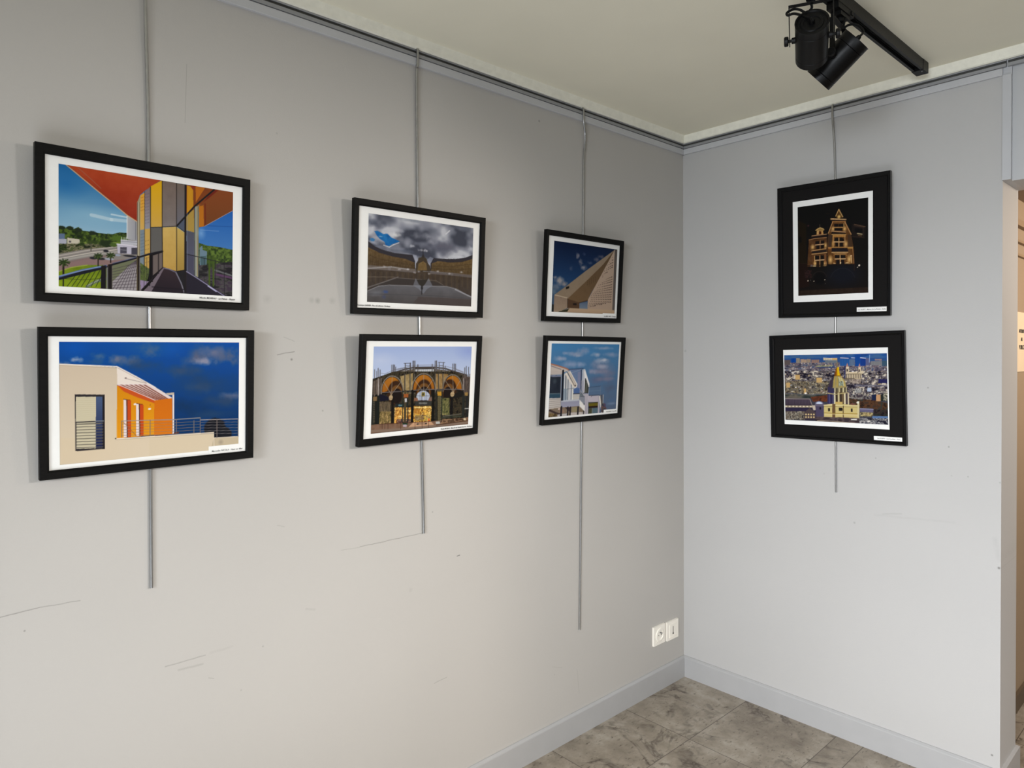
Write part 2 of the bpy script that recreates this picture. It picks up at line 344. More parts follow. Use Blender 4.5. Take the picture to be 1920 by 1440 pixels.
def homography(src, dst):
    A = []
    for (x, y), (u, v) in zip(src, dst):
        A.append([x, y, 1, 0, 0, 0, -u * x, -u * y]); A.append([0, 0, 0, x, y, 1, -v * x, -v * y])
    h = np.linalg.solve(np.array(A, float), np.array(dst, float).ravel())
    return np.append(h, 1).reshape(3, 3)

def noise2(h, w, cell, seed, octs=4):
    out = np.zeros((h, w)); amp = 1.0; tot = 0.0
    for o in range(octs):
        c = max(cell / 2 ** o, 1.01)
        r = np.random.RandomState(seed * 17 + o)
        gh, gw = int(h / c) + 3, int(w / c) + 3
        g = r.rand(gh, gw)
        y = np.arange(h) / c; x = np.arange(w) / c
        y0 = y.astype(int); x0 = x.astype(int); fy = y - y0; fx = x - x0
        fy = (fy * fy * (3 - 2 * fy))[:, None]; fx = (fx * fx * (3 - 2 * fx))[None, :]
        a = g[y0][:, x0]; b = g[y0][:, x0 + 1]; c_ = g[y0 + 1][:, x0]; d = g[y0 + 1][:, x0 + 1]
        out += amp * ((a * (1 - fx) + b * fx) * (1 - fy) + (c_ * (1 - fx) + d * fx) * fy)
        tot += amp; amp *= .55
    return out / tot

class Print:
    """A small painter: everything is given in the view's own plan and mapped flat on the sheet."""
    def __init__(self, quad, w, h, ref):
        self.S = 2; self.w = w; self.h = h; self.W = w * 2; self.Hh = h * 2
        self.s, self.ox, self.oy = ref
        q = [self.px(p) for p in quad]
        self.M = homography(q, [(0, 0), (self.W, 0), (self.W, self.Hh), (0, self.Hh)])
        self.a = np.zeros((self.Hh, self.W, 3))
        self.Y, self.X = np.mgrid[0:self.Hh, 0:self.W] + .5
        # local scale: canvas pixels per plan unit
    def px(self, p): return (self.ox + p[0] / self.s, self.oy + p[1] / self.s)
    def ref(self, s, ox, oy): self.s, self.ox, self.oy = s, ox, oy
    def m(self, pts):
        P = np.array([[*self.px(p), 1] for p in pts]) @ self.M.T
        return P[:, :2] / P[:, 2:]
    def k(self): # canvas px per unit at this ref
        return self.W / 330.0 * self.kk / self.s
    kk = 1.0
    def box(self, P, pad=2):
        x0 = max(int(P[:, 0].min() - pad), 0); x1 = min(int(P[:, 0].max() + pad) + 1, self.W)
        y0 = max(int(P[:, 1].min() - pad), 0); y1 = min(int(P[:, 1].max() + pad) + 1, self.Hh)
        return x0, x1, y0, y1
    def mask(self, pts):
        P = self.m(pts); x0, x1, y0, y1 = self.box(P)
        if x1 <= x0 or y1 <= y0: return None
        X = self.X[y0:y1, x0:x1]; Y = self.Y[y0:y1, x0:x1]; m = np.zeros(X.shape, bool)
        n = len(P)
        for i in range(n):
            (ax, ay), (bx, by) = P[i], P[(i + 1) % n]
            if ay == by: continue
            c = ((ay > Y) != (by > Y)) & (X < (bx - ax) * (Y - ay) / (by - ay) + ax)
            m ^= c
        return m, (x0, x1, y0, y1)
    def put(self, m, b, col, alpha=1.0):
        x0, x1, y0, y1 = b
        reg = self.a[y0:y1, x0:x1]; al = (m * alpha)[..., None]
        reg[:] = reg * (1 - al) + np.asarray(col, float) * al
    def poly(self, pts, col, col2=None, alpha=1.0, tex=0, cell=8, seed=1, axis=1):
        r = self.mask(pts)
        if r is None: return
        m, b = r; x0, x1, y0, y1 = b
        c = np.empty((y1 - y0, x1 - x0, 3)); c[:] = col
        if col2 is not None:
            t = np.linspace(0, 1, (y1 - y0) if axis else (x1 - x0))
            t = t[:, None, None] if axis else t[None, :, None]
            c = np.asarray(col, float) * (1 - t) + np.asarray(col2, float) * t + np.zeros(c.shape)
        if tex:
            n = noise2(y1 - y0, x1 - x0, cell, seed) - .5
            c = np.clip(c + (n * tex * 2)[..., None], 0, 255)
        self.put(m.astype(float), b, c, alpha)
    def mix(self, pts, cols, cell=8, seed=1, sx=1.0, contrast=2.6, alpha=1.0):
        """busy area: noise picks among colours (foliage, crowds, roofs, shop windows)"""
        r = self.mask(pts)
        if r is None: return
        m, b = r; x0, x1, y0, y1 = b; h, w = y1 - y0, x1 - x0
        n = noise2(h, int(w / sx) + 2, cell, seed, 3)
        xi = np.minimum((np.arange(w) / sx).astype(int), n.shape[1] - 1)
        n = np.clip((n[:, xi] - .5) * contrast + .5, 0, .9999)
        cols = np.array(cols, float); f = n * (len(cols) - 1); i = f.astype(int); t = (f - i)[..., None]
        self.put(m.astype(float), b, cols[i] * (1 - t) + cols[np.minimum(i + 1, len(cols) - 1)] * t, alpha)
    def line(self, pts, wd, col, alpha=1.0):
        P = self.m(pts); wd = wd * self.k() / 2
        for A, B in zip(P[:-1], P[1:]):
            x0, x1, y0, y1 = self.box(np.array([A, B]), wd + 2)
            if x1 <= x0 or y1 <= y0: continue
            X = self.X[y0:y1, x0:x1] - A[0]; Y = self.Y[y0:y1, x0:x1] - A[1]; d = B - A; L = d @ d + 1e-9
            t = np.clip((X * d[0] + Y * d[1]) / L, 0, 1)
            D = np.hypot(X - t * d[0], Y - t * d[1])
            self.put(np.clip(wd + .5 - D, 0, 1), (x0, x1, y0, y1), col, alpha)
    def blob(self, c, rx, ry, col, alpha=1.0, soft=.0, rag=0.0, seed=3):
        P = self.m([(c[0] - rx * 1.3, c[1] - ry * 1.3), (c[0] + rx * 1.3, c[1] + ry * 1.3), c])
        x0, x1, y0, y1 = self.box(P[:2], 3)
        if x1 <= x0 or y1 <= y0: return
        hx = abs(P[1, 0] - P[0, 0]) / 2.6; hy = abs(P[1, 1] - P[0, 1]) / 2.6
        X = (self.X[y0:y1, x0:x1] - P[2, 0]) / hx; Y = (self.Y[y0:y1, x0:x1] - P[2, 1]) / hy
        r = np.hypot(X, Y)
        if rag: r = r + (noise2(y1 - y0, x1 - x0, max(hx, hy) * .5, seed) - .5) * rag * 2
        e = max(soft, 1.5 / max(hx, 1))
        self.put(np.clip((1 - r) / e, 0, 1), (x0, x1, y0, y1), col, alpha)
    def arc(self, c, rx, ry, a0, a1, wd, col, alpha=1.0):
        pts = [(c[0] + rx * math.cos(math.radians(a)), c[1] - ry * math.sin(math.radians(a))) for a in np.linspace(a0, a1, 15)]
        self.line(pts, wd, col, alpha)
    def rect(self, x0, y0, x1, y1, col, **k): self.poly([(x0, y0), (x1, y0), (x1, y1), (x0, y1)], col, **k)
    def done(self):
        a = self.a.reshape(self.h, 2, self.w, 2, 3).mean((1, 3))
        return np.clip(a, 0, 255)

def R4(x0, y0, x1, y1): return [(x0, y0), (x1, y0), (x1, y1), (x0, y1)]

def art_balcony():
    p = Print([(277, 265), (1590, 482), (1580, 1260), (285, 1190)], 330, 229, (4, 40, 240))
    full = [(200, 200), (1700, 400), (1700, 1400), (200, 1400)]
    p.poly([(270, 255), (1700, 500), (1700, 850), (270, 850)], (24, 98, 160), (168, 200, 216))
    p.blob((330, 420), 220, 160, (20, 98, 166), .6, 1); p.blob((560, 660), 330, 130, (150, 190, 210), .55, 1)
    p.line([(530, 655), (680, 690), (795, 700)], 26, (205, 222, 230), .55)
    p.line([(680, 650), (795, 672)], 12, (225, 235, 240), .6)
    p.poly([(270, 800), (900, 800), (900, 1300), (270, 1300)], (120, 115, 105))
    p.mix([(270, 740), (300, 735), (335, 755), (345, 745), (372, 736), (398, 760), (432, 745), (465, 772), (530, 780), (600, 792), (690, 798), (740, 785), (800, 790), (800, 900), (270, 900)],
          [(26, 38, 18), (48, 66, 24), (84, 106, 36)], 8, 3)
    for c in ((310, 752), (372, 755), (436, 768), (540, 790)): p.blob(c, 30, 20, (30, 42, 26), 1, .3, .3)
    p.poly(R4(283, 795, 330, 850), (92, 110, 140)); p.poly(R4(283, 835, 345, 880), (168, 170, 185))
    p.poly([(350, 825), (440, 838), (450, 880), (350, 880)], (196, 188, 170)); p.rect(360, 848, 380, 862, (90, 85, 90))
    p.mix(R4(283, 870, 760, 945), [(30, 38, 22), (120, 112, 92), (60, 76, 34), (150, 135, 115), (38, 46, 22)], 9, 8, 1.6)
    p.line([(450, 862), (640, 868), (740, 862)], 14, (120, 140, 60))
    p.poly([(283, 948), (480, 912), (720, 890), (880, 935), (880, 1030), (640, 1060), (283, 1060)], (134, 128, 124))
    for y, w, c in ((962, 8, (176, 168, 160)), (984, 5, (214, 206, 196)), (1000, 14, (160, 156, 150)), (1022, 12, (128, 108, 106))):
        p.line([(283, y), (520, y - 45), (720, y - 70)], w, c)
    p.poly([(283, 1030), (500, 985), (700, 990), (880, 985), (880, 1060), (560, 1030), (380, 1045), (285, 1090)], (136, 110, 108))
    p.mix(R4(290, 880, 345, 920), [(25, 34, 18), (62, 78, 32), (30, 40, 20)], 6, 4)
    p.blob((640, 870), 62, 34, (32, 46, 22), 1, .3, .5); p.blob((460, 872), 26, 20, (42, 58, 24), 1, .3, .5)
    p.blob((520, 862), 28, 18, (52, 68, 28), 1, .3, .5); p.blob((700, 880), 36, 20, (70, 92, 36), 1, .3, .5)
    p.blob((740, 830), 60, 36, (74, 100, 32), 1, .3, .5, 9); p.blob((560, 860), 26, 18, (48, 64, 28), 1, .3, .5)
    p.line([(528, 865), (528, 925)], 6, (70, 70, 60))
    for c, rx in (((545, 978), 32), ((640, 925), 24), ((820, 962), 60), ((600, 982), 40)): p.blob(c, rx, 14, (34, 34, 42), 1, .3)
    p.blob((665, 985), 40, 12, (160, 166, 184), .9, .3); p.blob((728, 955), 26, 12, (150, 160, 180), .9, .3)
    # tower and white block
    p.poly([(797, 655), (872, 700), (872, 850), (797, 835)], (176, 176, 180), (150, 150, 158), axis=0)
    p.line([(797, 655), (797, 830)], 5, (230, 230, 230)); p.line([(862, 705), (862, 840)], 4, (90, 90, 100))
    p.poly([(750, 838), (872, 850), (872, 880), (750, 880)], (186, 186, 196)); p.line([(750, 850), (872, 860)], 3, (90, 90, 100))
    for x in (757, 775, 790): p.line([(x, 822), (x, 850)], 4, (214, 214, 214))
    p.poly([(722, 870), (872, 885), (872, 950), (728, 942)], (186, 182, 198)); p.line([(722, 872), (872, 888)], 8, (214, 210, 222))
    p.poly(R4(745, 895, 795, 942), (74, 72, 84)); p.poly(R4(830, 900, 872, 950), (64, 62, 74)); p.line([(745, 915), (795, 918)], 3, (150, 150, 160))
    # lawn
    p.poly([(283, 1085), (380, 1045), (470, 1030), (640, 1030), (650, 1200), (283, 1200)], (102, 124, 22), (128, 150, 20), tex=14, cell=20)
    p.line([(283, 1080), (380, 1048), (500, 1030)], 7, (150, 160, 70))
    p.line([(500, 1190), (560, 1155), (645, 1130)], 22, (104, 118, 92)); p.line([(495, 1185), (600, 1135)], 4, (170, 175, 160))
    for x, y, h, r in ((322, 1005, 95, 48), (582, 955, 80, 32), (675, 950, 60, 32)):
        p.line([(x, y), (x, y + h)], 13 if r > 40 else 9, (36, 28, 24))
        for a in range(0, 360, 24): p.line([(x, y), (x + r * math.cos(math.radians(a)), y + 4 - .55 * r * math.sin(math.radians(a)) + (8 if a % 48 else 0))], 8, (58, 78, 30) if a % 48 else (34, 48, 22))
    # walkway between rails
    p.poly([(690, 1020), (880, 985), (890, 1225), (690, 1215)], (108, 112, 86)); p.poly([(690, 1150), (840, 1010), (890, 990), (890, 1225), (690, 1215)], (154, 148, 152))
    for i in range(9): p.line([(690 + i * 26, 1212), (800 + i * 12, 1040), (872, 990 + i * 4)], 3, (58, 48, 58))
    for i in range(9): p.line([(690, 1060 + i * 20), (885, 1010 + i * 26)], 3, (64, 54, 64))
    # soffit
    p.poly([(335, 270), (1058, 390), (975, 440), (925, 478), (893, 505), (876, 560), (872, 705), (795, 655), (560, 462)], (176, 68, 34), (140, 38, 20), tex=8, cell=40)
    p.line([(335, 275), (560, 462), (700, 575), (795, 655), (872, 705)], 7, (206, 172, 128))
    p.line([(345, 278), (600, 480), (790, 640)], 3, (110, 60, 40)); p.line([(415, 288), (520, 380), (600, 455)], 3, (150, 110, 90))
    # panels
    p.poly([(872, 560), (896, 505), (896, 965), (872, 980)], (160, 150, 120)); 
    for x, c in ((876, (70, 62, 62)), (884, (206, 200, 184)), (890, (96, 84, 60))): p.line([(x, 560), (x, 970)], 3, c)
    p.poly([(895, 508), (928, 485), (928, 762), (895, 766)], (224, 158, 44), (206, 168, 92))
    p.poly([(928, 482), (970, 442), (970, 755), (928, 760)], (128, 104, 104), (146, 148, 158))
    p.poly([(895, 766), (928, 762), (928, 1035), (895, 1010)], (120, 134, 146)); p.poly([(928, 760), (970, 755), (970, 1070), (928, 1040)], (198, 160, 82))
    for x0, ys, c in ((902, range(525, 640, 24), (130, 60, 30)), (936, range(500, 720, 24), (80, 70, 84)), (902, range(800, 950, 24), (70, 82, 100)), (936, range(850, 1040, 32), (96, 72, 46))):
        for y in ys:
            for j in range(3): p.blob((x0 + j * 11, y - j * 3), 3.2, 5.5, c, 1, .4)
    for x in (928,): p.line([(x, 478), (x, 1040)], 4, (70, 60, 50))
    p.poly([(972, 440), (1057, 394), (1059, 742), (972, 746)], (222, 168, 12), (204, 162, 76)); p.poly([(1060, 395), (1167, 412), (1167, 738), (1060, 740)], (116, 100, 92), (126, 118, 116), tex=8, cell=30)
    p.poly([(970, 752), (1060, 748), (1060, 928), (968, 950)], (96, 94, 92)); p.poly([(1062, 748), (1167, 742), (1167, 1074), (1065, 1042)], (206, 172, 96), (184, 148, 74), tex=6, cell=20)
    p.poly([(1168, 745), (1226, 785), (1226, 1062), (1168, 1072)], (198, 168, 92), (160, 130, 60)); p.poly([(1168, 414), (1228, 424), (1226, 660), (1168, 738)], (112, 98, 88), (104, 104, 116))
    p.poly([(1170, 738), (1228, 675), (1228, 782)], (78, 86, 104))
    for a, b in (((972, 442), (972, 950)), ((1059, 394), (1061, 930)), ((1167, 412), (1167, 1074)), ((972, 748), (1060, 745)), ((1060, 744), (1170, 738)), ((1170, 738), (1226, 780))): p.line([a, b], 6, (34, 28, 26))
    # right hand glass
    p.poly([(1235, 425), (1592, 480), (1592, 640), (1335, 760), (1235, 760)], (128, 62, 22), (120, 60, 24))
    p.poly([(1245, 432), (1290, 448), (1292, 590), (1243, 645)], (202, 142, 26)); p.poly([(1262, 428), (1310, 436), (1292, 470)], (140, 46, 22)); p.poly([(1310, 440), (1380, 450), (1310, 560)], (186, 104, 20))
    p.poly([(1328, 580), (1368, 572), (1370, 740), (1328, 745)], (186, 110, 18)); p.poly([(1330, 590), (1480, 470), (1592, 485), (1592, 620), (1375, 738), (1375, 580)], (134, 68, 30), (112, 62, 24))
    p.poly([(1368, 560), (1480, 468), (1430, 470)], (112, 32, 16)); p.line([(1380, 570), (1382, 730)], 10, (112, 40, 14)); p.line([(1382, 450), (1392, 470)], 12, (120, 60, 30))
    p.poly([(1240, 655), (1296, 612), (1300, 785), (1240, 768)], (170, 140, 66)); p.poly([(1240, 770), (1302, 785), (1306, 965), (1240, 945)], (78, 80, 94), (84, 86, 106)); p.poly([(1240, 948), (1310, 965), (1310, 1120), (1240, 1080)], (72, 72, 92))
    p.poly([(1298, 600), (1334, 580), (1334, 1120), (1298, 1110)], (130, 136, 124))
    for x, c in ((1302, (40, 38, 42)), (1312, (180, 190, 190)), (1320, (170, 130, 60)), (1330, (84, 90, 80))): p.line([(x, 590), (x, 1110)], 4, c)
    p.poly([(1333, 748), (1375, 738), (1592, 616), (1592, 925), (1480, 905), (1333, 870)], (24, 92, 178), (64, 120, 188)); p.line([(1400, 735), (1590, 742)], 6, (20, 74, 150), .7); p.line([(1345, 765), (1480, 775)], 6, (120, 160, 210), .6)
    p.blob((1350, 790), 40, 60, (150, 190, 230), .6, 1)
    p.line([(1375, 738), (1592, 618)], 4, (170, 150, 150))
    p.mix([(1333, 862), (1395, 882), (1480, 892), (1592, 915), (1592, 1060), (1333, 1020)], [(34, 52, 18), (62, 84, 28), (92, 116, 44)], 8, 12)
    p.poly([(1338, 900), (1358, 880), (1362, 915), (1392, 925), (1390, 1030), (1338, 1040)], (104, 128, 146)); p.rect(1345, 960, 1385, 1030, (70, 96, 104))
    p.mix([(1333, 1030), (1592, 1000), (1592, 1270), (1333, 1250)], [(26, 22, 30), (40, 40, 40), (76, 74, 74), (58, 46, 62)], 12, 15, 2.2)
    p.line([(1440, 1060), (1590, 1110)], 14, (98, 100, 102)); p.line([(1460, 1095), (1590, 1125)], 18, (88, 58, 92)); p.blob((1430, 1010), 40, 60, (52, 74, 22), .8, .4, .4)
    for x in (1410, 1440): p.line([(x, 960), (x, 1180)], 14, (66, 86, 28))
    for x0, w in ((1330, 5), (1372, 3), (1455, 4), (1520, 5)): p.line([(x0, 965 + (x0 - 1240) * .12), (x0, 1120 + (x0 - 1310) * .7)], w, (26, 24, 32))
    p.line([(1240, 945), (1592, 1030)], 6, (30, 28, 34))
    # floor
    p.poly([(1070, 1045), (1165, 1078), (1225, 1066), (1310, 1110), (1420, 1185), (1560, 1270), (950, 1240), (985, 1180)], (52, 38, 44), (30, 22, 32))
    p.poly([(1165, 1078), (1225, 1068), (1240, 1240), (1225, 1240)], (26, 24, 30)); p.poly([(1240, 1080), (1310, 1110), (1420, 1185), (1560, 1270), (1240, 1240)], (32, 28, 42))
    p.line([(1162, 1082), (1200, 1160), (1228, 1245)], 9, (124, 122, 136)); p.line([(1072, 1050), (1110, 1058), (1160, 1080)], 8, (110, 106, 130))
    p.poly([(1066, 1045), (1075, 1052), (972, 1240), (900, 1240), (960, 1180)], (112, 100, 110))
    p.line([(1240, 1075), (1310, 1118), (1420, 1190), (1530, 1262)], 7, (150, 146, 178)); p.line([(1400, 1182), (1460, 1222)], 9, (180, 176, 214))
    p.line([(985, 1190), (1225, 1210)], 10, (22, 16, 26), .7)
    # railings
    p.mix([(896, 1010), (970, 1060), (940, 1180), (896, 1215)], [(60, 78, 36), (96, 108, 56), (56, 66, 44)], 8, 6); p.poly([(896, 1140), (960, 1150), (900, 1225)], (146, 130, 160))
    p.poly([(985, 958), (1060, 935), (1062, 1045), (985, 1110)], (134, 120, 116), alpha=.8)
    for i in range(7): p.line([(350 + i * 36, 1190), (430 + i * 34, 1085 - i * 5)], 4, (30, 40, 20)); 
    p.line([(300, 1130), (470, 1140), (600, 1130)], 3, (40, 50, 20)); p.line([(322, 1120), (322, 1190)], 9, (24, 20, 24))
    p.line([(285, 1130), (640, 1042)], 26, (22, 24, 34)); p.line([(285, 1118), (460, 1068), (640, 1034)], 13, (84, 108, 158)); p.line([(285, 1112), (640, 1030)], 4, (150, 170, 206))
    p.poly([(604, 1035), (640, 1030), (640, 1205), (602, 1203)], (20, 18, 22)); p.line([(648, 1050), (648, 1205)], 9, (110, 112, 110)); p.poly([(655, 1025), (686, 1020), (686, 1212), (655, 1208)], (22, 17, 20))
    p.line([(680, 1028), (880, 972), (970, 945), (1062, 925)], 14, (20, 20, 28)); p.line([(690, 1016), (800, 988), (880, 965)], 5, (92, 100, 132))
    p.line([(880, 968), (880, 1225)], 20, (30, 20, 20)); p.line([(873, 968), (873, 1225)], 5, (104, 92, 60)); p.line([(968, 950), (965, 1180)], 9, (20, 16, 22)); p.line([(985, 945), (985, 1150)], 11, (20, 16, 22)); p.line([(1032, 935), (1032, 1090)], 7, (24, 18, 22)); p.line([(1063, 928), (1063, 1050)], 6, (24, 18, 22))
    p.line([(905, 1215), (1060, 1050)], 8, (28, 20, 26)); 
    for x in (925, 945): p.line([(x, 970), (x, 1200)], 3, (40, 40, 34))
    p.line([(1234, 424), (1230, 1245)], 16, (26, 22, 26)); p.line([(1450, 462), (1300, 590), (1170, 735)], 13, (22, 20, 24)); p.line([(1246, 640), (1246, 1070)], 3, (120, 130, 150))
    return p.done()

def art_orange():
    p = Print([(292, 208), (1705, 222), (1700, 1045), (305, 1170)], 334, 230, (1920 / 460, 40, 590))
    p.poly([(280, 190), (1720, 200), (1720, 1000), (280, 1000)], (6, 76, 160), (10, 44, 84))
    p.blob((1000, 260), 280, 90, (30, 90, 150), .6, 1); p.blob((420, 260), 160, 90, (4, 84, 180), .7, 1); p.blob((1180, 270), 120, 80, (8, 84, 176), .6, 1)
    for c, rx, ry, col, al in (((430, 352), 62, 22, (140, 150, 176), .8), ((330, 380), 60, 18, (96, 116, 150), .6), ((615, 325), 70, 34, (54, 90, 134), .8), ((590, 370), 90, 20, (40, 80, 124), .6), ((760, 352), 100, 42, (92, 102, 130), .95), ((860, 370), 120, 44, (70, 88, 118), .85),
        ((1010, 285), 80, 60, (70, 92, 126), .8), ((960, 400), 180, 60, (34, 62, 100), .9), ((1420, 330), 170, 80, (80, 88, 116), .9), ((1500, 300), 150, 60, (110, 110, 134), .7), ((1430, 370), 90, 30, (150, 144, 160), .7), ((1640, 330), 90, 60, (84, 90, 116), .8),
        ((1250, 440), 160, 50, (40, 66, 102), .8), ((1380, 570), 150, 46, (50, 72, 104), .85), ((1450, 550), 220, 110, (28, 56, 92), .6), ((1620, 645), 90, 30, (84, 94, 124), .8), ((1560, 680), 200, 40, (34, 58, 92), .7), ((1300, 720), 180, 70, (6, 40, 78), .8), ((1500, 780), 200, 20, (26, 56, 92), .6)):
        p.blob(c, rx * 1.1, ry * 1.15, tuple(min(255, v + 8) for v in col), min(1, al * 1.15), .9, .6, int(rx))
    # house
    wall = [(285, 385), (750, 412), (752, 964), (1505, 925), (1505, 1045), (1478, 1080), (285, 1190)]
    p.poly(wall, (206, 188, 166), (216, 200, 174)); p.poly([(285, 960), (750, 965), (1505, 930), (1505, 1045), (285, 1190)], (214, 196, 168), (218, 202, 180), axis=0)
    p.poly([(1505, 965), (1692, 955), (1692, 1060), (1478, 1060)], (196, 180, 152)); p.blob((1560, 1000), 30, 30, (150, 136, 120), .7, .8)
    p.line([(285, 384), (745, 406)], 9, (236, 226, 214)); p.line([(300, 394), (745, 418)], 3, (180, 160, 140))
    p.poly([(747, 405), (1050, 570), (1180, 650), (990, 548), (750, 545)], (232, 220, 210)); p.line([(745, 404), (900, 486), (1048, 570)], 7, (240, 232, 226)); p.line([(750, 414), (980, 536)], 2, (120, 90, 80))
    p.line([(810, 498), (978, 538)], 3, (130, 110, 110)); p.blob((816, 496), 10, 6, (120, 104, 100))
    p.poly([(748, 548), (985, 545), (1180, 655), (1040, 672)], (222, 204, 204))
    p.poly([(748, 552), (1042, 680), (1042, 942), (748, 964)], (210, 134, 10), (226, 150, 26))
    p.poly([(752, 552), (790, 560), (1042, 672), (1042, 694), (900, 645), (800, 600)], (198, 80, 30))
    p.poly([(748, 545), (985, 541), (1180, 652), (1042, 670)], (226, 208, 206))
    for i in range(6):
        a = i / 6; b = a + .07
        p.poly([(770 + 215 * a, 548), (770 + 215 * b + 4, 548), (1060 + 118 * b, 668), (1056 + 118 * a - 6, 668)], (132, 74, 58))
    p.poly([(1040, 672), (1178, 655), (1182, 936), (1040, 944)], (206, 106, 14), (214, 116, 22)); 
    p.poly([(1180, 612), (1196, 612), (1196, 932), (1182, 934)], (224, 216, 214)); p.poly([(1130, 616), (1196, 610), (1196, 628), (1150, 632)], (190, 176, 160)); p.line([(1180, 660), (1182, 934)], 3, (120, 60, 40))
    for x0, y0, y1 in ((800, 658, 956), (898, 692, 948)):
        p.poly([(x0, y0), (x0 + 52, y0 + 8), (x0 + 52, y0 + 18), (x0, y0 + 8)], (90, 40, 20)); p.poly([(x0, y0 + 6), (x0 + 20, y0 + 8), (x0 + 26, y1), (x0 + 2, y1)], (228, 214, 216))
        p.poly([(x0 + 21, y0 + 8), (x0 + 30, y0 + 9), (x0 + 34, y1), (x0 + 26, y1)], (80, 50, 50)); p.poly([(x0 + 30, y0 + 8), (x0 + 58, y0 + 14), (x0 + 60, y1 - 2), (x0 + 34, y1)], (196, 72, 22))
    for c in ((890, 700), (1003, 738)): p.blob(c, 14, 8, (236, 226, 220), 1, .3)
    p.blob((1008, 707), 5, 7, (150, 80, 20))
    # window
    p.poly([(420, 620), (654, 624), (657, 1046), (426, 1062)], (46, 42, 46)); p.poly([(428, 640), (584, 640), (586, 1040), (430, 1044)], (204, 194, 166)); p.poly([(584, 640), (636, 640), (638, 1036), (586, 1040)], (72, 90, 124), (28, 34, 70)); p.line([(642, 640), (644, 1040)], 12, (34, 30, 34))
    for i in range(24): p.line([(430, 652 + i * 16), (583, 652 + i * 16)], 1.5, (186, 176, 150))
    for i in range(9): p.line([(432, 852 + i * 23), (640, 846 + i * 23)], 6, (96, 92, 84)); 
    p.line([(428, 838), (648, 830)], 9, (54, 52, 56)); p.line([(580, 830), (645, 828)], 4, (170, 180, 190)); p.line([(431, 838), (433, 1050)], 4, (54, 50, 52))
    p.line([(440, 856), (620, 850)], 5, (120, 114, 100))
    # tree, ledge, rails
    p.blob((1520, 905), 95, 88, (20, 22, 30), 1, .15, .3); p.blob((1600, 930), 50, 40, (24, 26, 32), 1, .15, .3)
    p.poly([(1000, 950), (1505, 926), (1505, 1045), (1478, 1080), (1000, 1120)], (214, 197, 170)); p.poly([(1505, 965), (1700, 955), (1700, 1070), (1478, 1070)], (196, 180, 152)); p.blob((1560, 1000), 26, 26, (160, 146, 128), .7, .8)
    p.line([(742, 968), (1000, 955), (1505, 924)], 7, (236, 220, 200)); p.line([(742, 976), (1505, 932)], 2, (150, 130, 110)); p.line([(1505, 930), (1508, 1040)], 4, (236, 222, 206)); p.line([(1508, 966), (1692, 957)], 5, (226, 212, 196))
    p.blob((740, 966), 7, 6, (30, 26, 26))
    rail = (150, 142, 138)
    for i in range(6):
        y = 828 + i * 22
        if i: p.line([(790, y + 4), (1190, y - 3), (1395, y - 12)], 3.2, (140, 120, 100))
        if i: p.line([(1405, y - 5), (1695, y - 6)], 3.2, (130, 124, 124))
    p.line([(785, 830), (1190, 822), (1395, 810)], 7, rail); p.line([(1400, 826), (1695, 820)], 6, (176, 164, 160))
    for x, y0, y1 in ((787, 830, 955), (1008, 824, 945), (1213, 820, 930), (1400, 808, 925), (1350, 830, 925), (1530, 822, 965), (1696, 820, 958)): p.line([(x, y0), (x, y1)], 6, (124, 110, 104))
    p.line([(795, 835), (900, 945)], 3, (120, 80, 60)); p.line([(1195, 928), (1230, 924)], 8, (120, 60, 30))
    p.line([(300, 1172), (1478, 1068)], 5, (70, 50, 50)); p.line([(296, 385), (304, 1170)], 3, (70, 60, 60))
    return p.done()

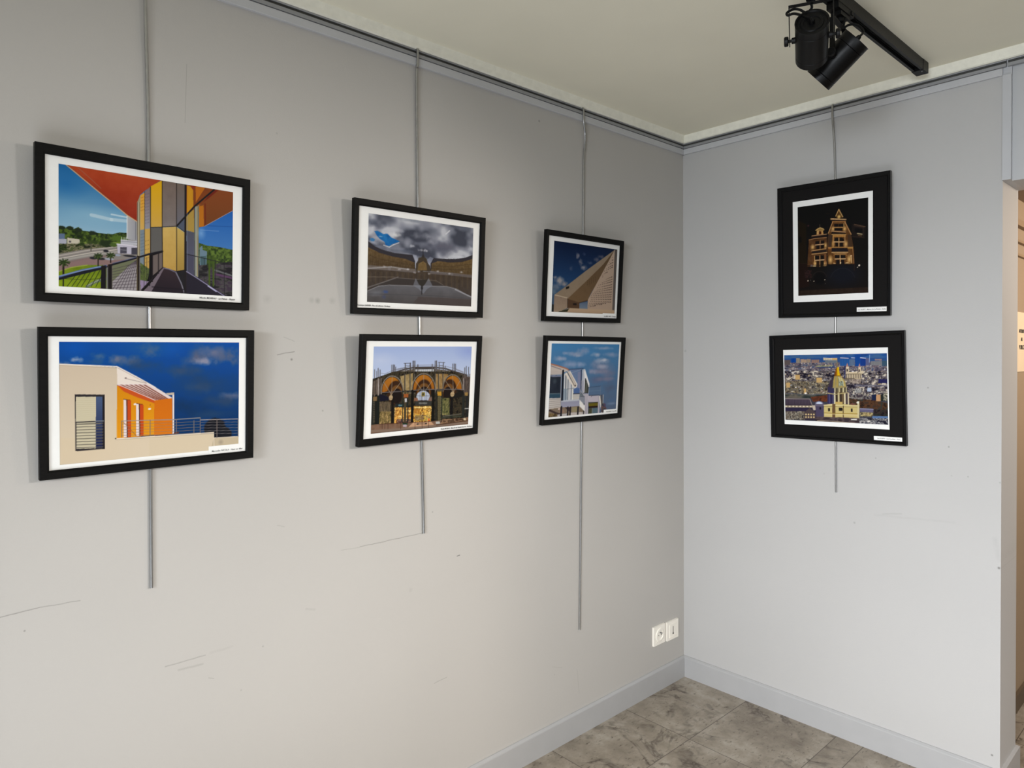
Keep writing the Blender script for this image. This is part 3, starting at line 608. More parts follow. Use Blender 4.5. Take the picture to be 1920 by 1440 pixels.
def art_square():
    p = Print([(285, 277), (1376, 430), (1347, 1248), (268, 1193)], 220, 146, (5.54, 640, 350)); p.kk = 1.67
    full = [(250, 250), (1400, 400), (1400, 1300), (250, 1250)]
    p.mix(full, [(62, 66, 80), (104, 108, 122), (142, 145, 158), (192, 194, 202)], 54, 21, 1.4, 2.6)
    for c, rx, ry, col, al in (((360, 390), 120, 60, (70, 76, 92), .8), ((760, 360), 170, 50, (104, 112, 126), .7), ((540, 450), 110, 50, (196, 198, 206), .8), ((900, 520), 150, 70, (150, 152, 164), .8), ((1050, 640), 220, 110, (84, 86, 102), .85), ((640, 560), 110, 60, (140, 142, 156), .6),
        ((520, 640), 170, 40, (130, 134, 150), .7), ((650, 670), 110, 30, (94, 100, 118), .8), ((1250, 440), 120, 50, (100, 106, 122), .8), ((1080, 620), 120, 60, (104, 102, 116), .7), ((940, 580), 70, 40, (160, 160, 172), .5), ((330, 580), 70, 40, (178, 182, 196), .7), ((850, 665), 60, 26, (226, 224, 230), .85),
        ((1230, 735), 110, 26, (206, 208, 216), .8), ((1345, 650), 30, 40, (186, 190, 200), .8), ((740, 620), 40, 26, (206, 208, 216), .7), ((560, 505), 70, 40, (226, 226, 226), .8), ((440, 460), 90, 24, (176, 182, 194), .7)):
        p.blob(c, rx, ry, col, al, .9, .6, int(rx + ry))
    p.line([(1085, 495), (1125, 460)], 12, (214, 216, 222), .8)
    blue = (14, 104, 172)
    p.poly([(345, 462), (385, 465), (440, 495), (480, 490), (520, 530), (560, 548), (610, 572), (560, 590), (530, 600), (495, 622), (460, 608), (450, 575), (400, 545), (370, 510)], blue, tex=24, cell=14)
    p.poly([(298, 540), (330, 535), (355, 552), (340, 572), (310, 570)], (60, 120, 170)); p.blob((410, 520), 30, 10, (190, 200, 210), .8, .8)
    p.line([(440, 610), (500, 630), (545, 605), (600, 585)], 7, (220, 224, 230), .8)
    roof = (44, 41, 48)
    p.poly([(265, 560), (300, 580), (350, 622), (440, 660), (560, 692), (738, 710), (765, 770), (765, 880), (265, 860)], roof)
    p.poly([(265, 620), (300, 640), (400, 690), (540, 730), (660, 750), (760, 790), (765, 880), (265, 860)], (112, 88, 50), (74, 58, 38), tex=20, cell=5)
    p.poly([(925, 800), (958, 742), (1080, 752), (1190, 752), (1290, 738), (1380, 705), (1380, 930), (925, 880)], roof)
    p.poly([(935, 800), (1000, 775), (1130, 790), (1250, 785), (1380, 748), (1380, 930), (930, 880)], (114, 90, 50), (86, 68, 42), tex=20, cell=5)
    for i in range(34):
        x = 285 + i * 14.5; t = (x - 285) / 480
        p.line([(x, 650 + 145 * min(t * 1.15, 1)), (x, 838 + 30 * t)], 3.2, (56, 42, 26)); 
    for i in range(30):
        x = 940 + i * 14.5; t = (x - 940) / 430
        p.line([(x, 800 - 40 * t), (x, 878 + 40 * t)], 3.2, (58, 44, 26))
    for t0 in (0.36, .68): p.line([(268, 640 + 180 * t0), (400, 700 + 150 * t0), (560, 745 + 110 * t0), (760, 795 + 80 * t0)], 4, (66, 50, 30)); p.line([(935, 800 + 70 * t0), (1130, 792 + 110 * t0), (1375, 750 + 150 * t0)], 4, (66, 50, 30))
    p.poly([(770, 880), (775, 800), (795, 770), (800, 740), (830, 735), (848, 700), (866, 735), (885, 752), (895, 790), (922, 830), (928, 880)], (62, 52, 40)); p.poly([(790, 870), (800, 800), (850, 775), (880, 800), (890, 870)], (112, 90, 54), tex=16, cell=8); p.line([(848, 648), (848, 720)], 8, (38, 38, 44)); p.blob((848, 722), 12, 24, (44, 42, 46)); p.line([(758, 770), (768, 880)], 5, (30, 26, 26))
    p.poly([(740, 706), (765, 780), (772, 800), (790, 760), (780, 715)], (160, 164, 180), alpha=.7); p.poly([(890, 760), (925, 800), (955, 745), (920, 730)], (140, 144, 162), alpha=.6)
    # water
    p.poly([(260, 846), (770, 878), (930, 885), (1380, 925), (1380, 1300), (250, 1260)], (66, 54, 42), (60, 54, 54), tex=10, cell=14)
    for i in range(40): x = 275 + i * 28; p.line([(x, 880 + i * 1.2), (x, 965 + (i % 5) * 10 + i * 2)], 7, (88, 70, 48) if i % 2 else (50, 42, 36), .6)
    p.line([(265, 835), (500, 850), (760, 875)], 32, (128, 122, 124), .6); p.line([(265, 850), (520, 832), (700, 862)], 10, (190, 190, 196), .5); p.line([(930, 892), (1150, 910), (1370, 935)], 26, (116, 110, 112), .6)
    for x, y in ((760, 892), (800, 880), (690, 858), (1120, 905), (1245, 890), (1000, 880), (910, 905), (450, 830), (600, 860)): p.blob((x, y), 20, 14, (206, 204, 210), .7, .9, .5, x)
    p.poly([(265, 1080), (390, 1028), (560, 1020), (760, 1030), (1090, 1035), (1190, 1060), (1360, 1150), (1360, 1300), (255, 1250)], (98, 98, 104), (72, 68, 68), tex=8, cell=30)
    p.poly([(265, 1070), (560, 940), (760, 965), (960, 985), (1080, 1035), (560, 1022), (390, 1030), (265, 1086)], (54, 48, 46)); p.line([(275, 1045), (440, 990), (590, 938)], 9, (104, 98, 96)); p.line([(560, 945), (980, 975), (1060, 1025)], 4, (104, 96, 92)); p.line([(268, 1082), (390, 1030), (500, 1020), (800, 1030), (1090, 1036), (1190, 1062), (1350, 1150)], 5, (140, 138, 142)); p.line([(1180, 1068), (1350, 1148)], 11, (150, 150, 156)); p.line([(275, 935), (560, 938)], 4, (110, 98, 86))
    p.poly([(745, 1026), (770, 950), (800, 1000), (870, 1000), (905, 950), (945, 1030), (890, 1060), (850, 1110), (800, 1060)], (124, 128, 140), alpha=.6); p.poly([(780, 965), (895, 965), (870, 1010), (845, 1035), (833, 1040), (800, 1010)], (46, 42, 38)); p.line([(835, 1030), (833, 1115)], 9, (36, 34, 38)); p.blob((835, 1052), 13, 22, (36, 34, 38))
    p.blob((462, 1090), 36, 24, (58, 76, 124), .9, .6, .4); p.blob((445, 1140), 26, 30, (62, 70, 104), .7, .8, .4); p.blob((360, 1100), 90, 50, (126, 130, 140), .5, 1, .4)
    p.line([(270, 1108), (900, 1130), (1330, 1160)], 3, (60, 60, 66)); p.poly([(700, 1260), (800, 1140), (1340, 1170), (1340, 1290)], (72, 62, 60), alpha=.7)
    return p.done()

def art_market():
    p = Print([(340, 272), (1357, 280), (1318, 1080), (305, 1187)], 220, 148, (5.54, 640, 600)); p.kk = 1.67
    p.poly([(250, 230), (1400, 230), (1400, 700), (250, 700)], (160, 178, 220), (196, 206, 226)); p.blob((1330, 330), 160, 110, (140, 158, 214), .8, 1); p.blob((420, 420), 200, 90, (192, 202, 226), .6, 1)
    p.ref(9.143, 690, 640)
    iron = (74, 68, 68)
    p.mix([(40, 720), (130, 660), (260, 620), (440, 540), (800, 470), (1150, 470), (1480, 520), (1700, 600), (1780, 650), (1780, 760), (40, 760)], [(60, 56, 54), (110, 98, 80), (86, 78, 72), (150, 138, 108)], 9, 5, .6)
    p.poly(R4(820, 475, 1140, 640), (196, 200, 206)); p.poly([(510, 590), (780, 540), (780, 760), (600, 760)], (160, 140, 96), tex=20, cell=8); p.poly([(1160, 560), (1400, 560), (1300, 760), (1160, 760)], (170, 140, 92), tex=20, cell=8)
    for x in range(830, 1150, 34): p.line([(x, 480), (x, 620)], 5, (90, 90, 90))
    p.line([(820, 520), (1140, 520)], 6, (90, 88, 86))
    p.line([(240, 620), (450, 540), (640, 480), (800, 450), (1150, 450), (1330, 470), (1480, 520), (1700, 585)], 22, (66, 58, 52)); p.line([(820, 472), (1140, 472)], 14, (44, 36, 30))
    p.line([(230, 545), (290, 560), (480, 480), (640, 450), (820, 412), (1130, 412), (1340, 435), (1500, 470), (1640, 530)], 5, (110, 106, 112)); p.line([(500, 490), (640, 455)], 6, iron); p.line([(1510, 490), (1640, 540)], 6, iron)
    for x, y0, w in ((120, 485, 12), (155, 510, 8), (182, 465, 14), (215, 490, 12), (420, 410, 16), (445, 405, 12), (465, 410, 14), (485, 440, 10), (650, 390, 18), (735, 378, 18), (785, 345, 20), (812, 345, 20), (865, 405, 16), (1110, 400, 16), (1160, 342, 14), (1182, 345, 22), (1228, 368, 14), (1298, 370, 18), (1330, 430, 14), (1460, 395, 18), (1485, 392, 14), (1505, 395, 14), (1660, 460, 16), (1685, 435, 14), (1725, 450, 12), (1745, 570, 16)):
        p.line([(x, y0), (x, y0 + 220)], w, iron if x % 2 else (92, 88, 90))
    p.line([(628, 378), (745, 378)], 8, iron); p.line([(1215, 365), (1325, 370)], 8, iron)
    for y in (420, 460): p.line([(650, y), (735, y)], 5, iron); p.line([(1230, y), (1298, y)], 5, iron)
    p.ref(9.143, 690, 710)
    p.mix([(40, 20), (250, -50), (440, -120), (1480, -120), (1700, -20), (1800, -10), (1740, 800), (40, 960)], [(18, 16, 14), (44, 38, 28), (78, 66, 46), (30, 30, 24), (58, 50, 38)], 10, 14, .5)
    p.ref(9.143, 690, 640); p.poly([(560, 600), (780, 545), (780, 900), (620, 900)], (150, 128, 86), tex=34, cell=8, seed=5); p.poly([(1160, 560), (1380, 565), (1300, 900), (1160, 900)], (148, 118, 74), tex=34, cell=8, seed=6)
    p.poly([(60, 700), (250, 620), (230, 960), (60, 960)], (96, 84, 74), tex=26, cell=6); p.poly([(1620, 600), (1770, 610), (1750, 900), (1620, 900)], (84, 72, 66), tex=26, cell=6)
    for x in (100, 140, 185, 215, 1640, 1665, 1720): p.line([(x, 640), (x, 950)], 9, (190, 182, 180) if x in (185, 1640) else (50, 46, 46))
    for x in (640, 730, 800, 1160, 1215, 1290): p.line([(x, 560), (x, 900)], 16, (60, 56, 54)); p.line([(x + 12, 560), (x + 12, 900)], 5, (140, 134, 120))
    for cx, cy, rx, ry in ((425, 860, 190, 265), (965, 830, 200, 275), (1455, 820, 165, 245)):
        pts = [(cx + rx * math.cos(math.radians(a)), cy - ry * math.sin(math.radians(a))) for a in np.linspace(-10, 190, 24)]
        p.poly(pts, (24, 18, 16)); side = 1 if cx < 900 else (-1 if cx > 1200 else 0)
        half = [(cx - side * rx * .02 + rx * .9 * math.cos(math.radians(a)), cy - ry * .93 * math.sin(math.radians(a))) for a in (np.linspace(20, 185, 20) if side > 0 else np.linspace(-5, 160, 20) if side < 0 else np.linspace(0, 180, 20))]
        p.poly(half, (166, 104, 28), (150, 90, 26), axis=1)
        p.blob((cx + side * 55, cy + 20), rx * (.72 if side else .66), ry * (.78 if side else .72), (54, 32, 16), 1, .1)
        p.blob((cx + side * 70, cy + 50), rx * .56, ry * .6, (120, 80, 36), .8, .1); p.blob((cx + side * 80, cy + 80), rx * .46, ry * .5, (26, 18, 16), 1, .1)
        p.arc((cx, cy), rx, ry, -8, 188, 16, (124, 116, 104))
        hub = (cx - 15 * side, cy + 55)
        for a in (38, 62, 90, 118, 142): 
            if a in (62, 118): continue
            p.line([hub, (cx + rx * .95 * math.cos(math.radians(a)), cy - ry * .95 * math.sin(math.radians(a)))], 7, (150, 138, 124))
    p.ref(9.143, 690, 710)
    p.line([(230, 240), (600, 215), (960, 185), (1300, 182), (1620, 185)], 10, (104, 100, 102)); p.line([(600, 220), (760, 215)], 24, (56, 54, 54)); p.line([(1190, 195), (1300, 190)], 24, (70, 68, 70))
    p.poly([(200, 255), (330, 300), (430, 360), (210, 390)], (18, 18, 34)); p.poly([(1380, 300), (1480, 260), (1640, 190), (1650, 300), (1480, 340)], (26, 24, 22))
    # half moon window, signs, shops
    p.poly([(840, 310)] + [(955 + 115 * math.cos(math.radians(a)), 310 - 105 * math.sin(math.radians(a))) for a in np.linspace(180, 0, 16)] + [(1050, 370), (860, 370)], (176, 184, 202))
    for x in (900, 930, 985, 1015): p.line([(x, 220), (x, 370)], 5, (60, 60, 70))
    p.line([(845, 295), (1065, 295)], 5, (70, 70, 80)); p.blob((955, 268), 34, 42, (146, 130, 56), 1, .2); p.blob((955, 268), 16, 26, (60, 60, 50), 1, .3); p.poly([(800, 325), (860, 330), (870, 385), (800, 380)], (130, 90, 70)); p.poly([(1060, 315), (1105, 315), (1105, 380), (1040, 380)], (122, 96, 84))
    p.rect(820, 385, 1095, 455, (50, 50, 48)); p.rect(880, 405, 1020, 435, (108, 108, 104)); p.rect(480, 425, 690, 490, (30, 36, 38)); p.rect(530, 445, 610, 470, (90, 124, 132)); p.rect(635, 445, 660, 470, (90, 124, 132))
    p.mix([(210, 560), (410, 560), (405, 770), (200, 775)], [(70, 60, 34), (150, 128, 78), (110, 92, 56), (176, 148, 100)], 7, 31, .7); 
    for x in range(215, 410, 24): p.line([(x, 400), (x, 560)], 8, (150, 130, 104) if x % 48 else (60, 44, 36))
    p.mix([(470, 490), (745, 490), (740, 770), (455, 770)], [(150, 90, 30), (240, 190, 96), (226, 170, 80), (120, 70, 30), (250, 214, 130)], 9, 33, .7); p.mix(R4(500, 690, 740, 770), [(60, 30, 20), (180, 150, 120), (90, 50, 40), (40, 40, 60)], 5, 34)
    p.mix([(795, 470), (1095, 470), (1085, 725), (785, 745)], [(120, 76, 24), (236, 186, 84), (204, 150, 60), (96, 70, 34), (250, 208, 120)], 10, 35, .8); p.mix(R4(810, 620, 1080, 720), [(70, 50, 30), (170, 150, 110), (110, 80, 50), (190, 160, 60)], 6, 36)
    p.line([(800, 495), (1085, 485)], 10, (252, 226, 150)); p.rect(800, 510, 900, 600, (150, 88, 30), alpha=.5); p.rect(1035, 680, 1065, 720, (200, 60, 30))
    for i in range(6): p.line([(980, 600 + i * 22), (1080, 570 + i * 24)], 5, (250, 214, 110))
    p.mix(R4(1255, 330, 1400, 620), [(40, 44, 30), (120, 118, 70), (84, 84, 50), (146, 136, 90)], 9, 37, .5)
    for x, w, c in ((430, 44, (20, 16, 14)), (770, 46, (16, 14, 12)), (1125, 46, (16, 16, 12)), (1440, 50, (18, 16, 16)), (150, 50, (24, 26, 22)), (190, 26, (22, 28, 26)), (650, 40, (70, 62, 44)), (605, 16, (34, 42, 34)), (695, 20, (30, 34, 30)), (1180, 30, (40, 40, 34)), (1230, 50, (84, 76, 50)), (1275, 20, (34, 40, 36)), (1640, 50, (36, 38, 36)), (1700, 60, (34, 34, 34)), (90, 40, (40, 40, 36))):
        p.line([(x, 215 if 500 < x < 1400 else 300), (x - 8, 790)], w, c)
    for x in (100, 115, 1250, 1220): 
        for y in range(320, 760, 30): p.blob((x, y), 8, 9, (130, 124, 104), .8, .4)
    p.rect(620, 260, 700, 320, (150, 84, 40)); p.rect(1200, 225, 1265, 290, (186, 136, 40)); p.rect(1660, 235, 1710, 290, (150, 118, 66)); p.rect(95, 310, 160, 380, (126, 100, 66)); p.rect(640, 340, 675, 400, (186, 186, 190))
    for c in ((400, 325), (1450, 265)): p.blob(c, 36, 48, (176, 152, 116), 1, .2); p.line([(c[0] - 30, c[1] + 10), (c[0] + 30, c[1] + 10)], 4, (90, 70, 50)); p.line([(c[0], c[1] - 100), (c[0], c[1] - 40)], 6, (110, 104, 100))
    # ground
    p.poly([(40, 800), (200, 775), (760, 745), (1100, 725), (1500, 700), (1760, 640), (1760, 800), (40, 960)], (120, 92, 74), tex=12, cell=10); p.mix([(1290, 690), (1720, 670), (1720, 720), (1180, 790)], [(60, 40, 30), (150, 118, 90), (80, 60, 44)], 10, 41, 2)
    p.poly([(780, 750), (1090, 730), (1150, 800), (700, 830)], (190, 150, 118)); p.line([(850, 775), (1010, 765)], 22, (60, 54, 50)); p.line([(880, 775), (980, 768)], 12, (190, 150, 118))
    p.line([(200, 780), (780, 748), (1090, 728)], 7, (56, 22, 14)); p.line([(40, 905), (500, 870), (1100, 810), (1725, 740)], 34, (126, 106, 92)); p.line([(40, 960), (700, 880), (1720, 785)], 26, (84, 72, 64)); p.line([(1180, 790), (1720, 710)], 12, (70, 46, 30)); p.line([(1290, 640), (1600, 600)], 8, (120, 120, 110)); p.line([(1290, 660), (1600, 640)], 14, (60, 68, 56)); p.rect(1640, 670, 1675, 705, (206, 190, 160)); p.line([(1660, 510), (1730, 505)], 10, (190, 190, 186))
    for x in (250, 350, 570, 815, 935, 1045): p.line([(x, 740), (x, 860)], 7, (60, 34, 26))
    p.line([(935, 200), (935, 830)], 4, (70, 44, 34)); p.line([(300, 400), (296, 860)], 4, (40, 30, 26)); p.rect(610, 785, 670, 825, (176, 160, 170)); p.rect(1170, 730, 1240, 770, (180, 180, 176)); p.rect(600, 760, 690, 785, (30, 60, 44))
    return p.done()

def art_concrete():
    p = Print([(270, 282), (1082, 397), (1045, 1222), (235, 1207)], 180, 126, (6.857, 1000, 410)); p.kk = 2.8
    p.poly([(220, 250), (1100, 350), (1100, 900), (220, 900)], (12, 28, 60), (34, 70, 112)); p.poly([(220, 880), (800, 880), (800, 1240), (220, 1240)], (60, 84, 110))
    for c, rx, ry, col, al in (((580, 480), 30, 46, (150, 142, 150), .8), ((610, 560), 36, 50, (140, 132, 138), .8), ((655, 630), 46, 46, (164, 154, 156), .8), ((660, 460), 24, 30, (70, 80, 110), .7), ((490, 640), 24, 44, (74, 84, 110), .8), ((860, 490), 54, 34, (104, 98, 110), .8), ((820, 530), 50, 40, (110, 104, 116), .7), ((740, 570), 40, 30, (90, 96, 118), .7),
        ((340, 800), 90, 66, (158, 152, 152), .95), ((400, 850), 60, 50, (150, 142, 140), .9), ((300, 870), 70, 60, (120, 124, 136), .7), ((270, 940), 50, 50, (100, 118, 136), .7), ((280, 760), 40, 26, (150, 144, 146), .7)):
        p.blob(c, rx, ry, col, al, .8, .5, int(rx + ry))
    p.poly([(280, 980), (430, 870), (690, 665), (860, 540), (1046, 404), (1030, 440), (900, 640), (700, 830), (455, 1034), (380, 1010)], (150, 132, 112), (140, 122, 102), tex=5, cell=20)
    p.poly([(450, 1028), (700, 790), (900, 590), (1046, 405), (980, 565), (750, 950), (703, 1050), (590, 1080), (455, 1035)], (96, 76, 56), (112, 88, 62), tex=5, cell=24)
    p.poly([(1046, 402), (1090, 398), (1055, 1170), (700, 1165), (705, 1045), (760, 940), (985, 520)], (184, 162, 144), (176, 152, 132))
    p.poly([(1044, 402), (1086, 398), (1052, 1180), (1012, 1180)], (96, 88, 84)); p.line([(1044, 404), (1012, 1170)], 4, (206, 184, 162)); p.line([(1080, 400), (1046, 1220)], 6, (78, 74, 76))
    hole = (70, 56, 52)
    def row(y, x0, x1, dy, n, w=9, h=6.5):
        for i in range(n):
            t = i / max(n - 1, 1); x = x0 + (x1 - x0) * t; yy = y + dy * t; k = .55 + .45 * t
            p.poly([(x - w * k, yy + h * k * .9), (x + w * k * .8, yy - h * k * .5), (x + w * k, yy - h * k), (x - w * k * .8, yy + h * k * .4)] if False else [(x - w * k, yy), (x + w * k, yy - h * k * 1.1), (x + w * k, yy + h * k * .3), (x - w * k, yy + h * k * 1.3)], hole)
    for y, x0, x1, dy, n in ((500, 1018, 1022, 0, 1), (560, 980, 1020, -28, 2), (600, 952, 1018, -34, 4), (638, 945, 1016, -38, 4), (672, 920, 1014, -48, 5), (705, 915, 950, -18, 3), (725, 895, 895, 0, 1), (745, 894, 1005, -26, 1), (775, 940, 1006, -28, 4), (820, 890, 1010, -44, 6), (852, 846, 1006, -44, 8), (884, 832, 1004, -40, 9), (915, 825, 1003, -40, 9), (942, 792, 1002, -38, 11), (966, 760, 1000, -28, 12), (988, 752, 998, -18, 12), (1010, 750, 996, -12, 12), (1034, 750, 994, -4, 12), (1058, 746, 992, 6, 12), (1085, 730, 928, -4, 10), (1108, 722, 880, -12, 8), (1130, 720, 800, -16, 5)):
        row(y + 0, x0, x1, dy, n)
    for j in range(3):
        for i in range(5): p.blob((700 + i * 26, 800 - i * 16 + j * 24 + 4 * i), 9, 7, (74, 58, 42), .8, .5)
    p.poly([(275, 985), (445, 1020), (445, 1150), (330, 1205), (262, 1208)], (140, 120, 104), (156, 136, 114), tex=6, cell=10); p.line([(280, 985), (445, 1022)], 6, (196, 178, 154)); p.line([(445, 1025), (445, 1150)], 5, (60, 46, 36))
    p.poly([(448, 1032), (600, 1078), (598, 1158), (448, 1150)], (84, 62, 44)); p.poly([(598, 1088), (703, 1066), (703, 1162), (598, 1158)], (84, 100, 124), (120, 132, 146)); p.line([(590, 1082), (703, 1050)], 7, (70, 52, 40)); p.rect(515, 1088, 562, 1112, (30, 24, 22)); p.poly([(424, 880), (468, 870), (466, 898), (426, 912)], (22, 20, 20))
    p.poly([(460, 1152), (1040, 1166), (1050, 1240), (230, 1220), (330, 1200)], (190, 162, 132), (176, 148, 120)); p.poly([(330, 1198), (470, 1155), (440, 1200), (330, 1210)], (48, 50, 34)); p.poly([(232, 1100), (268, 1110), (266, 1210), (232, 1212)], (30, 32, 34)); p.line([(250, 870), (250, 1100)], 8, (40, 60, 84)); p.line([(440, 1210), (1040, 1222)], 5, (120, 100, 84))
    return p.done()

def art_villa():
    p = Print([(238, 230), (1108, 247), (1062, 1104), (195, 1188)], 180, 126, (6.857, 1000, 610)); p.kk = 2.6
    p.poly([(180, 200), (1150, 220), (1150, 1200), (180, 1200)], (70, 128, 178), (86, 98, 122))
    for c, rx, ry, col, al in (((350, 300), 120, 60, (64, 130, 184), .7), ((740, 350), 120, 60, (70, 134, 188), .6), ((900, 560), 190, 130, (120, 126, 152), .85), ((640, 330), 90, 50, (146, 156, 184), .9), ((540, 370), 120, 40, (154, 160, 184), .85), ((430, 360), 70, 30, (150, 164, 190), .8), ((570, 395), 50, 30, (176, 176, 190), .8), ((350, 430), 90, 40, (160, 168, 190), .85), ((500, 500), 150, 50, (146, 160, 190), .8), ((620, 500), 60, 40, (150, 166, 196), .7),
        ((920, 300), 150, 30, (156, 166, 192), .9), ((820, 380), 80, 34, (166, 174, 194), .9), ((1000, 380), 120, 40, (150, 160, 186), .8), ((880, 460), 130, 50, (178, 182, 198), .9), ((920, 450), 60, 22, (204, 206, 216), .8), ((890, 530), 90, 40, (160, 164, 184), .9), ((780, 500), 90, 60, (130, 140, 168), .7), ((860, 600), 150, 40, (140, 136, 156), .9), ((1000, 620), 90, 60, (116, 116, 140), .9), ((760, 590), 60, 40, (150, 154, 178), .8),
        ((860, 700), 180, 60, (96, 102, 132), .9), ((940, 690), 120, 26, (126, 124, 146), .8), ((1000, 800), 110, 80, (84, 96, 122), .8), ((960, 920), 120, 60, (84, 102, 130), .8), ((1010, 1000), 90, 14, (120, 138, 164), .7), ((1020, 960), 80, 40, (78, 104, 140), .7)):
        p.blob(c, rx, ry, col, al, .9, .55, int(rx + ry))
    p.ref(14.4, 1025, 690)
    W = (206, 200, 200)
    p.poly([(100, -100), (250, -60), (470, -10), (640, 60), (440, 130), (100, 190)], (196, 184, 176)); p.line([(110, -110), (300, -60), (520, 10), (650, 70)], 22, (170, 110, 84)); p.line([(110, -60), (400, 40)], 14, (120, 116, 124)); p.poly([(100, 60), (430, 90), (420, 180), (100, 190)], (190, 178, 172))
    p.poly([(620, 40), (960, 20), (960, 600), (730, 700), (620, 400)], (104, 124, 158)); p.poly([(850, 120), (940, 90), (940, 600), (850, 560)], (126, 132, 160)); p.line([(600, 40), (1000, 20)], 10, (44, 56, 84)); p.line([(640, 150), (950, 40)], 6, (150, 160, 180)); p.poly([(740, 540), (900, 540), (900, 690), (740, 690)], (78, 104, 152)); p.line([(945, 60), (935, 600)], 22, (52, 54, 72))
    p.poly([(100, 190), (410, 200), (390, 810), (80, 810)], (38, 44, 56), tex=10, cell=20); p.poly([(100, 195), (410, 200), (410, 240), (100, 240)], (120, 126, 148)); p.blob((230, 360), 70, 90, (64, 76, 84), .8, .8); p.poly([(85, 700), (390, 690), (390, 800), (80, 810)], (46, 72, 90)); p.line([(85, 700), (370, 690)], 9, (110, 130, 140)); p.line([(405, 190), (390, 820)], 14, (170, 170, 176))
    p.poly([(80, 820), (395, 810), (395, 1070), (70, 1110)], (196, 188, 180)); 
    for i in range(5): p.line([(80, 850 + i * 55), (395, 845 + i * 45)], 7, (124, 116, 118))
    p.line([(455, 80), (425, 900)], 46, (20, 22, 32))
    p.poly([(480, 150), (540, 150), (740, 560), (740, 860), (460, 880)], (176, 180, 186)); 
    for x, c in ((500, (214, 216, 216)), (530, (60, 66, 80)), (560, (216, 214, 210)), (590, (110, 116, 130)), (620, (220, 216, 214)), (655, (206, 206, 210)), (680, (90, 100, 120)), (700, (222, 220, 214))): p.line([(x, 180 + max(0, x - 520) * 1.7), (x - 10, 870)], 20, c)
    p.poly([(460, 560), (560, 560), (560, 860), (460, 870)], (124, 140, 156), alpha=.7)
    p.poly([(515, 120), (560, 130), (760, 520), (740, 545), (520, 190)], (226, 216, 204)); p.poly([(560, 90), (640, 90), (835, 450), (820, 520), (760, 530)], (206, 196, 184)); p.line([(575, 120), (760, 480)], 12, (84, 70, 66)); p.line([(640, 90), (832, 440), (820, 510), (755, 545)], 14, (232, 226, 220)); p.line([(660, 180), (800, 450)], 5, (140, 120, 110)); p.blob((785, 478), 24, 20, (70, 60, 60))
    p.poly([(720, 700), (900, 695), (890, 860), (715, 860)], (188, 184, 180)); p.line([(720, 695), (905, 688)], 12, (34, 38, 52)); p.poly([(700, 560), (722, 560), (716, 860), (690, 860)], (220, 220, 214)); p.line([(715, 810), (890, 808)], 6, (214, 206, 190))
    p.poly([(900, 600), (1040, 690), (1040, 1000), (900, 860)], (134, 138, 150)); p.line([(905, 770), (1030, 770)], 8, (50, 54, 64)); p.poly([(900, 680), (990, 690), (1000, 770), (900, 770)], (108, 116, 124)); p.line([(910, 570), (1010, 740)], 9, (176, 176, 184)); p.line([(930, 650), (1000, 750)], 6, (60, 66, 80))
    p.poly([(400, 900), (890, 860), (890, 1020), (400, 1070)], (146, 146, 166), (156, 156, 176)); p.poly([(400, 880), (890, 840), (890, 875), (400, 915)], (186, 190, 200)); p.poly([(895, 850), (1045, 1010), (1045, 1180), (895, 1030)], (230, 226, 222)); p.line([(560, 570), (720, 555)], 5, (50, 60, 76))
    # tall gable
    p.poly([(975, 40), (1045, 35), (1050, 660), (1000, 680), (955, 600)], (186, 188, 196)); p.poly([(1045, 35), (1162, 420), (1162, 520), (1140, 520), (1060, 270), (1035, 290), (1020, 100)], (232, 230, 230)); p.poly([(1045, 280), (1070, 290), (1140, 500), (1135, 670), (1030, 670)], (44, 46, 46)); p.line([(1075, 380), (1065, 660)], 12, (150, 150, 136)); p.line([(1105, 440), (1100, 660)], 10, (110, 110, 96)); p.line([(1035, 290), (1020, 670)], 22, (206, 206, 212)); p.poly([(950, 340), (1010, 340), (1010, 660), (950, 590)], (166, 166, 180)); p.line([(1000, 675), (1135, 672)], 9, (40, 40, 46)); p.line([(1162, 430), (1135, 700)], 9, (214, 214, 220))
    p.poly([(1040, 685), (1140, 690), (1120, 1250), (1040, 1260)], (180, 174, 184), (170, 164, 174)); p.poly([(990, 690), (1050, 690), (1050, 800)], (176, 172, 180)); p.line([(1130, 700), (1115, 1240)], 8, (206, 200, 208)); p.blob((1018, 970), 16, 22, (40, 40, 50))
    p.poly([(1150, 520), (1460, 490), (1440, 740), (1150, 740)], (88, 110, 140), alpha=.8); p.line([(1150, 522), (1460, 488)], 7, (46, 58, 84)); p.line([(1460, 490), (1460, 740)], 6, (130, 130, 140)); p.line([(1150, 742), (1430, 725)], 9, (50, 54, 66)); p.line([(1160, 620), (1450, 600)], 4, (120, 146, 160))
    p.poly([(1140, 750), (1420, 740), (1400, 920), (1135, 925)], (186, 178, 188)); p.blob((1215, 768), 12, 12, (50, 46, 56)); p.line([(1140, 932), (1400, 920)], 14, (24, 22, 26)); p.poly([(1140, 945), (1392, 930), (1390, 1010), (1140, 1030)], (104, 92, 24)); p.poly([(1140, 1030), (1390, 1012), (1390, 1060), (1140, 1080)], (40, 22, 18)); p.poly([(1140, 1080), (1390, 1060), (1380, 1230), (1130, 1240)], (84, 104, 116)); p.poly([(1140, 1090), (1230, 1085), (1225, 1235), (1130, 1240)], (70, 70, 50)); p.line([(1240, 1080), (1235, 1235)], 9, (150, 146, 136))
